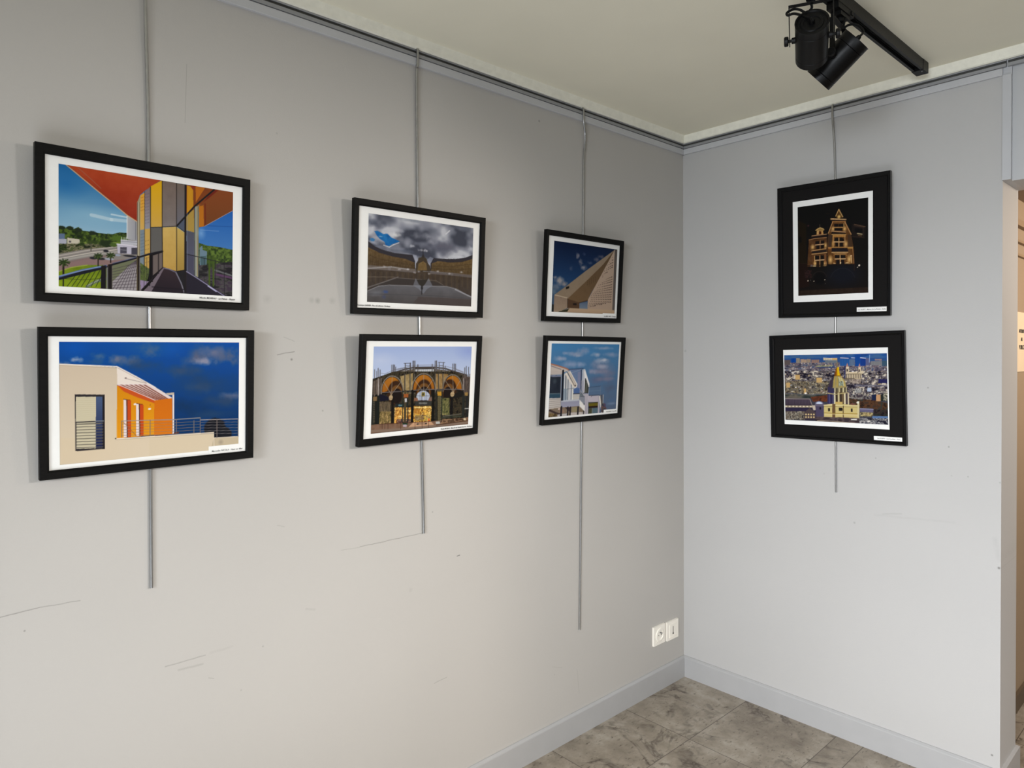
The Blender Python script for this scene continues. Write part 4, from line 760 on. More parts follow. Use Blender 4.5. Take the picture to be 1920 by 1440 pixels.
    p.poly([(1400, 760), (1440, 740), (1430, 1220), (1385, 1225)], (176, 170, 180)); p.poly([(1425, 760), (1450, 740), (1480, 960), (1460, 1100)], (226, 222, 214)); p.line([(1465, 740), (1490, 1000)], 26, (96, 84, 76)); p.line([(1500, 720), (1510, 1010)], 16, (50, 44, 48)); p.line([(1530, 720), (1520, 1020)], 12, (214, 204, 190)); p.mix([(1480, 960), (1560, 940), (1620, 1090), (1540, 1230), (1460, 1220), (1480, 1100)], [(50, 60, 76), (90, 70, 66), (70, 80, 90), (110, 70, 60)], 8, 51); p.blob((1575, 1000), 30, 60, (80, 66, 96), .9, .5); p.line([(1500, 1030), (1610, 1080)], 16, (110, 76, 70)); p.blob((1480, 1195), 16, 14, (230, 226, 220))
    # below
    p.poly([(70, 1110), (400, 1060), (890, 1020), (1045, 1180), (1045, 1270), (50, 1350)], (128, 112, 96)); p.poly([(100, 1120), (300, 1200), (420, 1240), (420, 1310), (60, 1160)], (60, 46, 46)); p.poly([(320, 1080), (420, 1070), (500, 1180), (380, 1240)], (150, 120, 104)); p.poly([(500, 1060), (640, 1060), (640, 1180), (560, 1120)], (64, 48, 46)); p.poly([(690, 1060), (890, 1040), (890, 1180), (690, 1190)], (146, 134, 104)); p.poly([(640, 1200), (1045, 1180), (1045, 1260), (640, 1290)], (190, 180, 176)); p.mix([(50, 1220), (300, 1240), (310, 1330), (50, 1340)], [(60, 50, 34), (130, 106, 70), (90, 74, 50)], 8, 52); p.blob((345, 1105), 28, 20, (226, 214, 204)); p.poly([(300, 1260), (560, 1220), (560, 1290), (300, 1320)], (186, 180, 180))
    for x, w in ((410, 46), (585, 36), (655, 34), (860, 42), (1010, 26)): p.line([(x, 1060 if x != 1010 else 1160), (x - 14, 1300)], w, (32, 28, 36))
    p.line([(50, 1342), (700, 1285), (1700, 1190)], 7, (90, 70, 60))
    return p.done()

def art_night():
    p = Print([(302, 410), (917, 328), (922, 1152), (312, 1187)], 150, 200, (1301 / 280, 1430, 300)); p.kk = 2.5
    p.poly([(280, 300), (950, 300), (950, 1220), (280, 1220)], (13, 13, 13), (20, 16, 14)); p.blob((700, 1000), 220, 130, (18, 20, 28), 1, .7); p.poly([(300, 520), (380, 560), (385, 900), (300, 900)], (26, 19, 10)); p.rect(305, 670, 340, 720, (10, 9, 8)); p.poly([(310, 900), (400, 900), (410, 1100), (320, 1120)], (28, 16, 12)); p.poly([(310, 1140), (920, 1100), (920, 1180), (310, 1200)], (38, 27, 20), tex=8, cell=8)
    p.blob((500, 1030), 60, 60, (10, 9, 10), 1, .3); p.arc((500, 1040), 66, 70, 20, 160, 6, (34, 28, 26)); p.arc((700, 1060), 110, 120, 20, 160, 6, (30, 30, 38)); p.mix([(370, 960), (430, 960), (430, 1030), (370, 1030)], [(24, 16, 16), (52, 30, 28), (20, 16, 16)], 6, 3)
    p.ref(12, 1500, 380)
    gold = (206, 148, 78); wall = (104, 66, 32); lit = (226, 180, 110); dk = (20, 16, 14)
    p.poly([(205, 850), (610, 790), (615, 1420), (170, 1440)], (84, 54, 30), tex=16, cell=8, seed=4); p.poly([(640, 700), (740, 430), (1020, 430), (1150, 720), (1200, 1000), (1220, 1370), (640, 1380), (620, 1000)], (94, 60, 30), tex=16, cell=8, seed=5)
    p.poly([(640, 720), (740, 730), (700, 1000), (640, 1010)], (60, 44, 34)); p.poly([(1070, 720), (1150, 720), (1190, 1000), (1080, 1000)], (66, 46, 30))
    for c, rx, ry in (((290, 1000), 60, 70), ((580, 960), 44, 80), ((745, 590), 50, 60), ((1005, 590), 56, 70), ((750, 920), 40, 90), ((1030, 930), 60, 90), ((690, 1280), 70, 120), ((1110, 1270), 66, 120), ((875, 320), 50, 60), ((350, 1370), 60, 70), ((570, 1370), 50, 70)): p.blob(c, rx, ry, lit, .95, .9)
    # gable
    p.poly([(800, 300), (872, 150), (965, 330), (920, 350), (830, 345)], (84, 56, 26)); p.blob((877, 320), 52, 48, (236, 196, 116), 1, .9); p.line([(805, 305), (872, 155), (962, 325)], 17, (200, 158, 100)); p.poly([(690, 355), (1040, 370), (1040, 395), (690, 385)], (196, 156, 110)); p.line([(700, 398), (1030, 404)], 18, (40, 26, 20)); p.line([(730, 430), (1020, 430)], 20, (170, 116, 64))
    p.line([(735, 440), (640, 690)], 16, (190, 140, 90)); p.line([(1010, 440), (1150, 715)], 17, (190, 140, 90)); p.line([(700, 640), (1030, 665)], 14, (196, 152, 110)); p.poly([(720, 660), (1030, 680), (1020, 705), (700, 700)], dk)
    p.rect(770, 480, 975, 545, dk); p.rect(775, 572, 955, 635, dk); p.line([(865, 480), (865, 545)], 8, (90, 60, 30)); p.line([(765, 560), (970, 556)], 14, (200, 150, 92)); p.line([(985, 470), (985, 545)], 12, (196, 166, 110))
    # middle windows
    p.line([(720, 718), (1035, 716)], 14, (206, 164, 104)); p.rect(740, 730, 1030, 770, (176, 124, 62)); p.line([(750, 740), (750, 1000)], 22, (180, 130, 72)); p.line([(1010, 740), (1015, 990)], 18, (170, 130, 84))
    p.poly([(775, 865), (785, 800), (820, 785), (1, 1), (860, 785), (860, 865)][:3] + [(860, 785), (860, 865)], dk); p.poly([(893, 865), (893, 785), (950, 785), (985, 820), (985, 865)], dk); p.rect(798, 900, 860, 985, dk); p.rect(893, 900, 970, 990, dk); p.line([(765, 882), (995, 882)], 14, (246, 208, 156)); p.line([(877, 790), (877, 990)], 12, (196, 154, 104)); 
    p.line([(640, 1005), (1190, 1000)], 14, (190, 142, 80)); p.poly([(720, 1025), (1070, 1020), (1090, 1100), (715, 1105)], (26, 22, 26)); p.line([(720, 1118), (1080, 1115)], 15, (210, 170, 116)); p.line([(650, 1030), (700, 1030)], 22, (176, 112, 60)); p.line([(1080, 1020), (1180, 1020)], 20, (176, 130, 60))
    p.line([(770, 1145), (770, 1340)], 26, (150, 100, 50)); p.line([(1050, 1150), (1060, 1330)], 26, (150, 100, 50)); p.rect(790, 1180, 895, 1245, dk); p.rect(915, 1180, 1020, 1245, dk); p.rect(820, 1280, 895, 1375, (24, 18, 18)); p.rect(930, 1280, 1000, 1375, (24, 18, 18)); p.line([(790, 1265), (1025, 1260)], 15, (240, 200, 150)); p.line([(905, 1180), (915, 1370)], 14, (214, 170, 120)); p.blob((918, 1350), 16, 20, (255, 236, 190), 1, .5); p.line([(790, 1155), (1030, 1150)], 14, (206, 160, 100))
    for y in range(1170, 1350, 36): p.blob((768, y), 16, 9, dk, .8, .4); p.blob((1055, y), 14, 9, dk, .8, .4)
    p.line([(1150, 1190), (1165, 1350)], 12, (246, 206, 150)); p.blob((1150, 1192), 24, 12, (255, 220, 170), 1, .5); p.line([(1185, 1010), (1215, 1360)], 9, (180, 130, 84)); p.line([(755, 1362), (800, 1362)], 10, (250, 210, 150)); p.line([(1030, 1352), (1090, 1350)], 12, (255, 220, 160))
    # left house
    p.line([(452, 490), (452, 560)], 7, (120, 100, 84)); p.poly([(350, 620), (400, 575), (452, 560), (520, 575), (555, 620), (500, 640), (400, 650)], (140, 110, 62)); p.line([(355, 625), (400, 600), (455, 565), (540, 600)], 13, (206, 170, 110)); p.poly([(380, 640), (520, 625), (530, 710), (375, 720)], (186, 140, 80)); p.rect(428, 645, 480, 710, (60, 22, 12)); p.line([(410, 630), (405, 715)], 12, (230, 190, 130))
    p.line([(270, 750), (600, 710)], 15, (190, 142, 100)); p.line([(260, 775), (590, 745)], 20, (40, 24, 22)); p.line([(205, 840), (330, 810), (600, 785)], 15, (180, 128, 84)); p.poly([(350, 870), (440, 860), (440, 930), (350, 935)], dk); p.poly([(475, 855), (550, 850), (548, 915), (475, 925)], dk); p.poly([(370, 970), (445, 965), (445, 1040), (370, 1045)], dk); p.poly([(475, 955), (545, 950), (545, 1030), (475, 1040)], dk); p.line([(345, 955), (550, 932)], 12, (226, 186, 140)); p.line([(460, 850), (458, 1045)], 9, (150, 112, 80)); p.line([(260, 1088), (350, 1070), (590, 1035)], 14, (200, 156, 100)); p.poly([(260, 1100), (600, 1060), (600, 1110), (280, 1140)], (34, 28, 26)); p.line([(270, 1160), (610, 1120)], 15, (206, 160, 104))
    p.rect(345, 1195, 440, 1280, dk); p.rect(465, 1185, 545, 1270, dk); p.poly(R4(375, 1315, 445, 1440), (40, 24, 12)); p.rect(465, 1300, 540, 1440, (30, 24, 16)); p.line([(335, 1298), (550, 1285)], 14, (240, 202, 156)); p.line([(453, 1190), (455, 1440)], 12, (190, 144, 96)); p.line([(335, 1200), (335, 1420)], 14, (206, 160, 100)); p.line([(570, 1160), (575, 1390)], 16, (150, 96, 60)); p.line([(530, 1405), (600, 1400)], 16, (250, 216, 160)); p.line([(300, 1425), (360, 1425)], 16, (250, 216, 160)); p.blob((265, 1415), 40, 20, (176, 164, 176), .9, .6)
    for y in range(1180, 1400, 34): p.blob((300, y), 14, 8, (140, 84, 50), .9, .4)
    p.poly([(1170, 480), (1480, 540), (1450, 800), (1170, 770)], (28, 22, 20)); p.line([(1215, 490), (1460, 545)], 12, (112, 84, 62)); p.line([(1210, 520), (1440, 560)], 7, (90, 66, 50)); p.poly([(1230, 570), (1400, 590), (1400, 680), (1230, 670)], (10, 10, 12)); p.line([(1290, 695), (1390, 712)], 20, (176, 156, 120)); p.line([(1310, 740), (1380, 748)], 18, (96, 72, 46)); p.line([(1180, 765), (1440, 790)], 9, (60, 42, 34)); p.line([(1415, 580), (1420, 760)], 8, (56, 46, 40))
    p.line([(590, 245), (670, 245)], 10, (34, 20, 16)); p.blob((190, 520), 30, 22, (70, 40, 40), .9, .7)
    p.ref(1301 / 280, 1430, 300)
    for c, r in (((841, 915), 10), ((827, 932), 5), ((398, 1053), 6), ((450, 1056), 5), ((545, 1042), 5), ((550, 1075), 3), ((420, 1048), 3)): p.blob(c, r, r, (240, 222, 200), 1, .5)
    p.line([(400, 905), (300, 900)], 3, (40, 30, 20)); p.line([(380, 920), (800, 905)], 5, (26, 18, 14)); p.line([(800, 780), (800, 960)], 3, (60, 36, 24))
    return p.done()

def art_city():
    p = Print([(230, 382), (1340, 358), (1357, 1127), (247, 1082)], 240, 160, (1613 / 280, 1430, 600)); p.kk = 1.7
    p.ref(9.366, 1465, 655)
    p.poly([(30, 60), (1900, 60), (1900, 1340), (30, 1340)], (60, 60, 70))
    p.poly([(30, 60), (1900, 40), (1900, 320), (30, 340)], (24, 70, 140), (70, 88, 120)); p.mix([(30, 90), (1900, 60), (1900, 150), (30, 165)], [(24, 64, 130), (40, 86, 150), (60, 96, 140)], 18, 70, 3)
    cols = [(26, 24, 38), (66, 58, 66), (120, 108, 100), (44, 44, 74), (176, 160, 140), (92, 86, 90), (30, 30, 40), (206, 194, 176)]
    p.mix([(30, 240), (1900, 220), (1900, 460), (30, 460)], [(60, 56, 74), (110, 104, 112), (90, 76, 90), (160, 146, 136), (70, 80, 110)], 8, 71, 2.0)
    p.mix([(30, 380), (1900, 380), (1900, 860), (30, 840)], cols, 9, 72, 1.6, 3.2)
    p.mix([(30, 560), (900, 560), (900, 800), (30, 800)], [(40, 34, 30), (150, 130, 96), (90, 80, 60), (186, 170, 130), (50, 50, 50), (120, 112, 96)], 9, 75, 1.2, 3, .75)
    r = np.random.RandomState(5)
    for i in range(420):
        x = r.uniform(40, 1860); y = r.uniform(250, 850); w = r.uniform(8, 34); h = r.uniform(5, 13)
        c = [(226, 216, 200), (196, 176, 130), (40, 36, 60), (150, 120, 116), (24, 22, 26), (214, 220, 230), (110, 104, 110)][r.randint(7)]
        p.rect(x, y, x + w, y + h, c)
        if i % 3 == 0: p.line([(x, y), (x + w / 2, y - h), (x + w, y)], 4, (236, 230, 220))
    for x0, y0, x1, y1, c in ((50, 190, 160, 280, (96, 84, 84)), (180, 160, 260, 240, (10, 66, 150)), (262, 160, 330, 240, (150, 140, 124)), (340, 180, 450, 240, (176, 150, 128)), (455, 175, 520, 235, (160, 140, 120)), (530, 185, 670, 240, (150, 120, 110)), (740, 155, 985, 195, (200, 186, 160)), (770, 200, 985, 240, (110, 120, 130)), (1030, 170, 1200, 290, (40, 92, 160)), (1200, 180, 1290, 290, (96, 116, 146)), (1295, 90, 1390, 300, (22, 74, 154)), (1390, 150, 1480, 290, (24, 60, 140)), (1480, 160, 1550, 280, (96, 100, 140)), (1570, 210, 1760, 280, (130, 130, 134)), (1760, 200, 1860, 290, (60, 88, 110)), (1640, 170, 1760, 200, (150, 130, 130))):
        p.rect(x0, y0, x1, y1, c); 
        for x in np.arange(x0 + 10, x1, 18): p.line([(x, y0 + 6), (x, y1 - 6)], 4, tuple(int(v * .62) for v in c))
    p.line([(1040, 152), (1180, 160)], 12, (206, 190, 196)); p.line([(1390, 150), (1480, 158)], 12, (214, 214, 224)); p.line([(1550, 100), (1545, 230)], 9, (150, 170, 200)); p.line([(740, 155), (900, 160)], 7, (236, 226, 200)); p.line([(1230, 150), (1290, 155)], 10, (206, 206, 214))
    p.line([(620, 300), (900, 290)], 16, (160, 160, 110)); p.line([(40, 330), (600, 270)], 8, (90, 100, 110)); p.line([(640, 320), (950, 320)], 14, (40, 60, 100)); p.rect(1110, 300, 1160, 500, (30, 40, 90))
    for x0, x1, y0 in ((90, 160, 590), (250, 330, 450), (620, 720, 500), (400, 440, 690), (900, 985, 160)): p.rect(x0, y0, x1, y0 + (86 if x0 < 900 else 30), (196, 160, 104))
    p.blob((430, 775), 20, 16, (236, 230, 226)); p.blob((1140, 535), 60, 20, (120, 110, 100), .8); p.rect(1700, 520, 1860, 590, (34, 34, 80)); p.mix(R4(1290, 680, 1400, 760), [(60, 60, 70), (200, 196, 190), (120, 120, 120)], 6, 77); p.rect(1510, 670, 1580, 740, (176, 186, 206)); p.rect(1280, 620, 1860, 650, (90, 90, 110), alpha=.7)
    # church with two towers
    cr = (222, 204, 172)
    p.rect(1130, 400, 1410, 520, (190, 172, 142)); p.rect(1125, 500, 1290, 530, (110, 96, 80)); p.line([(1130, 408), (1410, 402)], 14, cr); p.line([(1130, 440), (1410, 432)], 7, (90, 74, 60))
    for x in range(1150, 1410, 30): p.line([(x, 445), (x, 505)], 11, (66, 54, 50)); p.line([(x + 14, 445), (x + 14, 505)], 8, (230, 212, 180))
    for x0, x1, yt in ((1130, 1190, 250), (1345, 1400, 258)):
        p.rect(x0, yt + 60, x1, 420, (206, 188, 158)); p.poly([(x0 + 8, yt + 60), ((x0 + x1) / 2, yt - 16), (x1 - 8, yt + 60)], (176, 130, 116)); p.rect(x0 + 18, yt + 95, x1 - 20, yt + 140, (60, 50, 54)); p.line([(x0, yt + 66), (x1, yt + 66)], 8, (236, 222, 196)); p.rect(x0 - 4, yt + 60, x0 + 8, 420, (90, 78, 80))
    p.rect(1400, 380, 1440, 430, (206, 190, 160)); p.mix(R4(1200, 520, 1400, 600), [(70, 60, 60), (190, 176, 160), (110, 96, 90)], 7, 78)
    # roofs below
    p.mix([(40, 800), (820, 790), (820, 860), (40, 860)], [(40, 46, 44), (70, 74, 70), (104, 96, 84)], 12, 80, 3); p.line([(60, 775), (500, 800), (690, 790)], 10, (84, 90, 104)); p.mix([(520, 840), (830, 800), (830, 920), (560, 920)], [(60, 30, 20), (110, 58, 34), (80, 44, 30)], 12, 81)
    p.mix([(1190, 850), (1600, 880), (1870, 940), (1870, 1080), (1380, 1040), (1200, 960)], [(40, 28, 22), (92, 60, 38), (66, 44, 32), (50, 54, 50)], 12, 82); p.mix([(1170, 800), (1500, 800), (1600, 880), (1250, 870)], [(36, 34, 44), (160, 150, 140), (80, 80, 84), (56, 40, 50)], 8, 83); p.rect(1665, 790, 1740, 905, (190, 146, 104)); p.rect(1740, 790, 1790, 900, (34, 40, 38)); p.mix(R4(1790, 770, 1870, 900), [(90, 90, 80), (220, 210, 180), (60, 60, 56)], 8, 84); p.rect(1590, 790, 1665, 890, (24, 34, 64))
    p.poly([(66, 870), (500, 872), (545, 990), (66, 985)], (70, 60, 74), (56, 46, 58)); p.line([(66, 872), (505, 874), (548, 985)], 8, (176, 160, 150))
    for x in range(90, 520, 26): p.line([(x, 885), (x + 4, 970)], 5, (96, 84, 96))
    p.rect(66, 990, 560, 1025, (150, 136, 116)); 
    for x in range(90, 560, 62): p.blob((x, 1005), 20, 12, (226, 214, 184), 1, .3)
    p.rect(60, 1028, 620, 1240, (44, 38, 62)); p.mix(R4(60, 1090, 420, 1240), [(30, 28, 34), (190, 180, 156), (70, 60, 60), (110, 100, 84)], 8, 85); p.poly([(540, 985), (610, 985), (612, 1070), (570, 1070)], (190, 176, 160)); p.poly([(410, 1110), (500, 1030), (610, 1110), (612, 1225), (410, 1225)], (76, 64, 66)); 
    for x in (440, 485, 530, 578):
        for y in (1145, 1192): p.blob((x, y), 17, 17, (224, 196, 140), 1, .3)
    p.poly([(598, 935), (660, 905), (720, 915), (765, 965), (765, 1180), (620, 1200)], (74, 66, 90)); p.blob((672, 952), 72, 42, (196, 206, 226), 1, .4); p.poly([(598, 960), (770, 960), (760, 1000), (600, 1000)], (100, 92, 110)); p.blob((690, 1035), 20, 30, (30, 24, 36))
    # golden dome
    p.poly([(820, 740), (1190, 735), (1195, 970), (815, 970)], (84, 72, 84)); p.poly([(815, 760), (925, 740), (940, 960), (815, 950)], (54, 48, 84)); p.rect(930, 740, 1110, 960, (120, 100, 72))
    for x, w, c in ((850, 12, (80, 78, 120)), (880, 14, (36, 30, 56)), (905, 12, (70, 66, 96)), (940, 26, (214, 206, 176)), (975, 24, (40, 30, 26)), (1010, 22, (206, 194, 150)), (1050, 28, (44, 34, 30)), (1085, 14, (84, 66, 50)), (1118, 26, (220, 208, 168)), (1150, 16, (66, 52, 48)), (1180, 20, (214, 200, 164))): p.line([(x, 770), (x + 4, 965)], w, c)
    p.line([(820, 770), (950, 790), (1170, 760)], 15, (176, 160, 112)); p.rect(950, 920, 1080, 965, (196, 166, 96))
    p.poly([(830, 650), (1140, 650), (1160, 745), (820, 745)], (120, 108, 80)); p.poly([(820, 660), (930, 665), (935, 750), (815, 750)], (50, 46, 76))
    for x, c in ((945, (206, 196, 160)), (980, (46, 40, 36)), (1022, (210, 198, 150)), (1055, (50, 40, 34)), (1092, (214, 204, 160)), (1125, (60, 50, 46)), (1145, (190, 180, 140))): p.line([(x, 670), (x, 745)], 16, c)
    p.poly([(825, 660), (850, 580), (890, 510), (930, 470), (990, 455), (1050, 470), (1100, 530), (1135, 590), (1150, 665), (1040, 680), (900, 680)], (150, 136, 92), tex=12, cell=10); p.poly([(825, 660), (850, 580), (890, 510), (935, 468), (915, 560), (905, 680)], (58, 48, 62)); p.poly([(1000, 480), (1060, 500), (1110, 580), (1130, 650), (1050, 630)], (196, 194, 156), alpha=.8)
    for x0, x1 in ((945, 930), (985, 985), (1025, 1060), (1055, 1120)): p.line([(x0, 475), ((x0 + x1) / 2 + (x1 - x0) * .2, 550), (x1, 660)], 10, (190, 156, 56))
    p.mix(R4(1020, 560, 1090, 640), [(120, 130, 110), (220, 230, 220), (80, 80, 60)], 7, 87); p.poly([(935, 470), (955, 350), (980, 320), (1010, 310), (1025, 400), (1050, 465)], (176, 120, 16)); p.poly([(985, 320), (1015, 310), (1020, 400), (1030, 460), (990, 460)], (220, 178, 20)); p.line([(982, 200), (985, 320)], 9, (150, 130, 60)); p.poly([(935, 470), (955, 350), (975, 330), (970, 465)], (120, 66, 20)); p.line([(940, 470), (1050, 466)], 9, (120, 80, 20))
    p.poly([(755, 975), (910, 955), (1370, 975), (1375, 1210), (1090, 1195), (755, 1190)], (196, 178, 116), (204, 184, 124)); p.line([(755, 985), (910, 970), (1000, 990), (1370, 990)], 14, (224, 208, 160)); p.line([(760, 1000), (1370, 1008)], 5, (100, 84, 40)); p.rect(900, 960, 955, 1200, (104, 78, 52)); p.rect(1085, 990, 1100, 1190, (84, 64, 40)); p.line([(760, 1115), (900, 1120), (1365, 1130)], 13, (150, 120, 40)); p.line([(760, 1132), (1365, 1148)], 8, (226, 210, 166)); p.rect(828, 1030, 862, 1085, (30, 24, 24)); p.rect(1015, 1022, 1078, 1078, (34, 28, 26)); p.rect(1225, 1035, 1258, 1095, (30, 24, 24)); p.rect(1340, 910, 1370, 1240, (206, 194, 150)); p.blob((1345, 930), 26, 22, (226, 222, 210)); p.blob((1260, 960), 60, 22, (120, 76, 70), .9, .5)
    p.mix([(620, 1180), (1370, 1200), (1380, 1290), (600, 1270)], [(50, 40, 44), (96, 80, 80), (60, 50, 56)], 10, 88, 3); p.poly([(1380, 1030), (1640, 1040), (1620, 1110), (1380, 1090)], (96, 92, 120)); p.line([(1385, 1038), (1640, 1046)], 7, (190, 190, 210)); p.mix(R4(1390, 1100, 1610, 1170), [(120, 100, 70), (206, 190, 130), (60, 50, 46)], 9, 89); p.mix([(1620, 1040), (1870, 1060), (1870, 1170), (1610, 1150)], [(26, 22, 26), (60, 46, 44), (34, 40, 34)], 9, 90); p.rect(1600, 1165, 1870, 1205, (86, 116, 160)); p.mix([(1380, 1200), (1870, 1200), (1870, 1320), (1370, 1290)], [(24, 24, 40), (190, 186, 180), (40, 44, 60), (226, 220, 210)], 9, 91, 1.6); p.line([(640, 1250), (900, 1260), (1300, 1290)], 10, (206, 190, 160), .8); p.rect(1230, 1215, 1330, 1240, (226, 222, 216)); p.rect(70, 1232, 1870, 1242, (40, 36, 34), alpha=.4)
    return p.done()
# ---------------------------------------------------------------- end of painting
def ring_frame(w, h, ow, oh, ox, oz, depth, mat, lip=.003, bev=.0012):
    """mitred frame: outer w x h centred on x=0 from z=0; opening given by its own rectangle"""
    bm = bmesh.new(); x0, x1 = -w / 2, w / 2; X0, X1, Z0, Z1 = ox, ox + ow, oz, oz + oh
    # profile rings: back outer, front outer, front inner, rebate inner, back inner
    def rect(a0, a1, c0, c1, y): return [bm.verts.new(p) for p in ((a0, y, c0), (a1, y, c0), (a1, y, c1), (a0, y, c1))]
    e = .0016
    rings = [rect(x0, x1, 0, h, 0), rect(x0, x1, 0, h, -depth + e), rect(x0 + e, x1 - e, e, h - e, -depth),
             rect(X0 - .004, X1 + .004, Z0 - .004, Z1 + .004, -depth), rect(X0, X1, Z0, Z1, -depth + .003), rect(X0, X1, Z0, Z1, -depth + .0062),
             rect(X0 - .006, X1 + .006, Z0 - .006, Z1 + .006, -depth + .0062), rect(X0 - .006, X1 + .006, Z0 - .006, Z1 + .006, 0)]
    n = len(rings)
    for k in range(n):
        A, B = rings[k], rings[(k + 1) % n]
        for i in range(4): bm.faces.new((A[i], A[(i + 1) % 4], B[(i + 1) % 4], B[i]))
    return fin(bm)
def picture_mesh(arr, x0, x1, z0, z1, y):
    h, w = arr.shape[:2]; xs = np.linspace(x0, x1, w); zs = np.linspace(z1, z0, h)
    V = np.zeros((h, w, 3), np.float32); V[..., 0] = xs[None]; V[..., 1] = y; V[..., 2] = zs[:, None]
    idx = np.arange(h * w).reshape(h, w); q = np.stack([idx[1:, :-1], idx[1:, 1:], idx[:-1, 1:], idx[:-1, :-1]], -1).reshape(-1, 4)
    me = bpy.data.meshes.new('print'); me.vertices.add(h * w); me.vertices.foreach_set('co', V.ravel())
    nf = len(q); me.loops.add(nf * 4); me.loops.foreach_set('vertex_index', q.ravel().astype(np.int32)); me.polygons.add(nf)
    me.polygons.foreach_set('loop_start', np.arange(0, nf * 4, 4, dtype=np.int32)); me.polygons.foreach_set('loop_total', np.full(nf, 4, np.int32)); me.update(calc_edges=True); me.validate()
    c = me.attributes.new('picture', 'FLOAT_COLOR', 'POINT'); rgba = np.ones((h, w, 4), np.float32); rgba[..., :3] = s2l(arr) * PRINT_GAIN; c.data.foreach_set('color', rgba.ravel()); return me
PRINT_GAIN = .92
DEP = .018
def framed(kname, side, q, op, im, art, label, caption=None, pp=None, lb=None, black=False, sticker=None):
    a0, b0, w, h, tilt, roll, yw = q
    ex, n = (Vector((1, 0, 0)), Vector((0, -1, 0))) if side == 'L' else (Vector((0, -1, 0)), Vector((-1, 0, 0)))
    Z = Vector((0, 0, 1)); e1 = math.cos(yw) * ex + math.sin(yw) * n; nn = -math.sin(yw) * ex + math.cos(yw) * n
    up = math.cos(tilt) * Z + math.sin(tilt) * nn; n2 = math.cos(tilt) * nn - math.sin(tilt) * Z
    r1 = math.cos(roll) * e1 + math.sin(roll) * up; u1 = -math.sin(roll) * e1 + math.cos(roll) * up
    B = a0 * ex + b0 * Z + (.009 + max(0, abs(math.sin(yw)) * w / 2 - .0085)) * n
    mw = Matrix(((r1.x, -n2.x, u1.x, B.x), (r1.y, -n2.y, u1.y, B.y), (r1.z, -n2.z, u1.z, B.z), (0, 0, 0, 1)))
    root = empty(kname, mw=mw); tag(root, label, 'framed picture', 'framed photographs on the walls')
    def child(nm, me, mat): return link(nm, me, mat, parent=root)
    child('frame', ring_frame(w, h, op[2] - op[0], op[3] - op[1], op[0], op[1], DEP, M_frame), M_frame2 if black else M_frame)
    child('backing_board', boxes((op[0] - .005, -.0045, op[1] - .005, op[2] + .005, -.0005, op[3] + .005)), M_back)
    if black:
        child('mount', boxes((op[0] - .005, -DEP + .0072, op[1] - .005, op[2] + .005, -.0046, op[3] + .005)), M_mat_black)
        child('paper_border', boxes((pp[0], -DEP + .0066, pp[1], pp[2], -DEP + .0072, pp[3])), M_paper); yy = -DEP + .0064
    else:
        child('mount', boxes((op[0] - .005, -DEP + .0070, op[1] - .005, op[2] + .005, -.0046, op[3] + .005)), M_paper); yy = -DEP + .0067
    child('photo_print', picture_mesh(art(), im[0], im[2], im[1], im[3], yy), M_print)
    if lb or sticker:
        s = lb or sticker; st = child('caption_label', boxes((s[0], yy - .0005, s[1], s[2], yy - .0002, s[3])), M_paper)
    if caption:
        txt, cx0, cx1, cz, size = caption
        me = text_mesh(txt, size, .00008, .25, .00005); k = (cx1 - cx0) / width(me)
        for v in me.vertices: v.co = Vector(((v.co.x) * k + (cx0 + cx1) / 2, yy - .0007 - v.co.z, v.co.y + cz))
        child('caption_lettering', me, M_ink)
    # two small turn buttons on the back
    bm = bmesh.new(); lathe(bm, (0, .0, h - .03), (0, 1, 0), [(0, 0), (0, .006), (.003, .006), (.003, 0)], 12); child('hanger', fin(bm), M_screw)
    return root

framed('framed_photograph', 'L', (-2.2776, 1.6251, .4731, .3415, .0360, -.0038, -.0336), (-.2180, .0190, .2172, .3190), (-.1922, .0346, .1932, .3030), art_balcony,
       'black-framed photo of a yellow and grey panelled tower under a red roof', ('Nicole MOREAU - Le Palmis - Royan', .110, .200, .0265, .0062))
framed('framed_photograph', 'L', (-2.2729, 1.2351, .4717, .3360, .0517, .0033, .0034), (-.2180, .0195, .2162, .3160), (-.1972, .0298, .1983, .3037), art_orange,
       'black-framed photo of a cream house with an orange terrace under a deep blue sky', ('Mercedes NICOLA - Vaux sur Mer', .130, .2085, .0268, .0062), sticker=(.1230, .0200, .2160, .0400))
framed('framed_photograph', 'L', (-1.4897, 1.6280, .4957, .3366, .0637, .0065, .0058), (-.2320, .0190, .2260, .3160), (-.1984, .0368, .1995, .2977), art_square,
       'black-framed photo of stormy clouds over curved classical facades and wet paving', ('Dominique GARNIER - Place de la Bourse - Bordeaux', -.2315, -.118, .0262, .0062))
framed('framed_photograph', 'L', (-1.4948, 1.2348, .4631, .3335, .0856, .0034, -.0167), (-.2145, .0220, .2120, .3143), (-.1876, .0357, .1912, .2972), art_market,
       'black-framed photo of an iron market hall with three glowing ochre arches', ('Nicole MOREAU - Marché des Grands Hommes - Bordeaux', .075, .2085, .0285, .0066))
framed('framed_photograph', 'L', (-.7203, 1.6297, .4529, .3363, .0679, .0092, -.0077), (-.2139, .0186, .2046, .3157), (-.1826, .0350, .1910, .2988), art_concrete,
       'black-framed photo of a sloping beige building with small holes against dark blue sky', ('Guy MERIN - MECA - Bordeaux', .123, .199, .0258, .0068), sticker=(.115, .0200, .2035, .0380))
framed('framed_photograph', 'L', (-.7236, 1.2404, .4670, .3330, .0689, -.0031, -.0018), (-.2214, .0201, .2106, .3140), (-.1977, .0276, .2002, .3040), art_villa,
       'black-framed photo of white gabled houses and balconies below a cloudy blue sky', ('Nicole MOREAU - Vaux sur Mer', .137, .203, .0298, .0066), sticker=(.122, .0215, .2095, .0385))
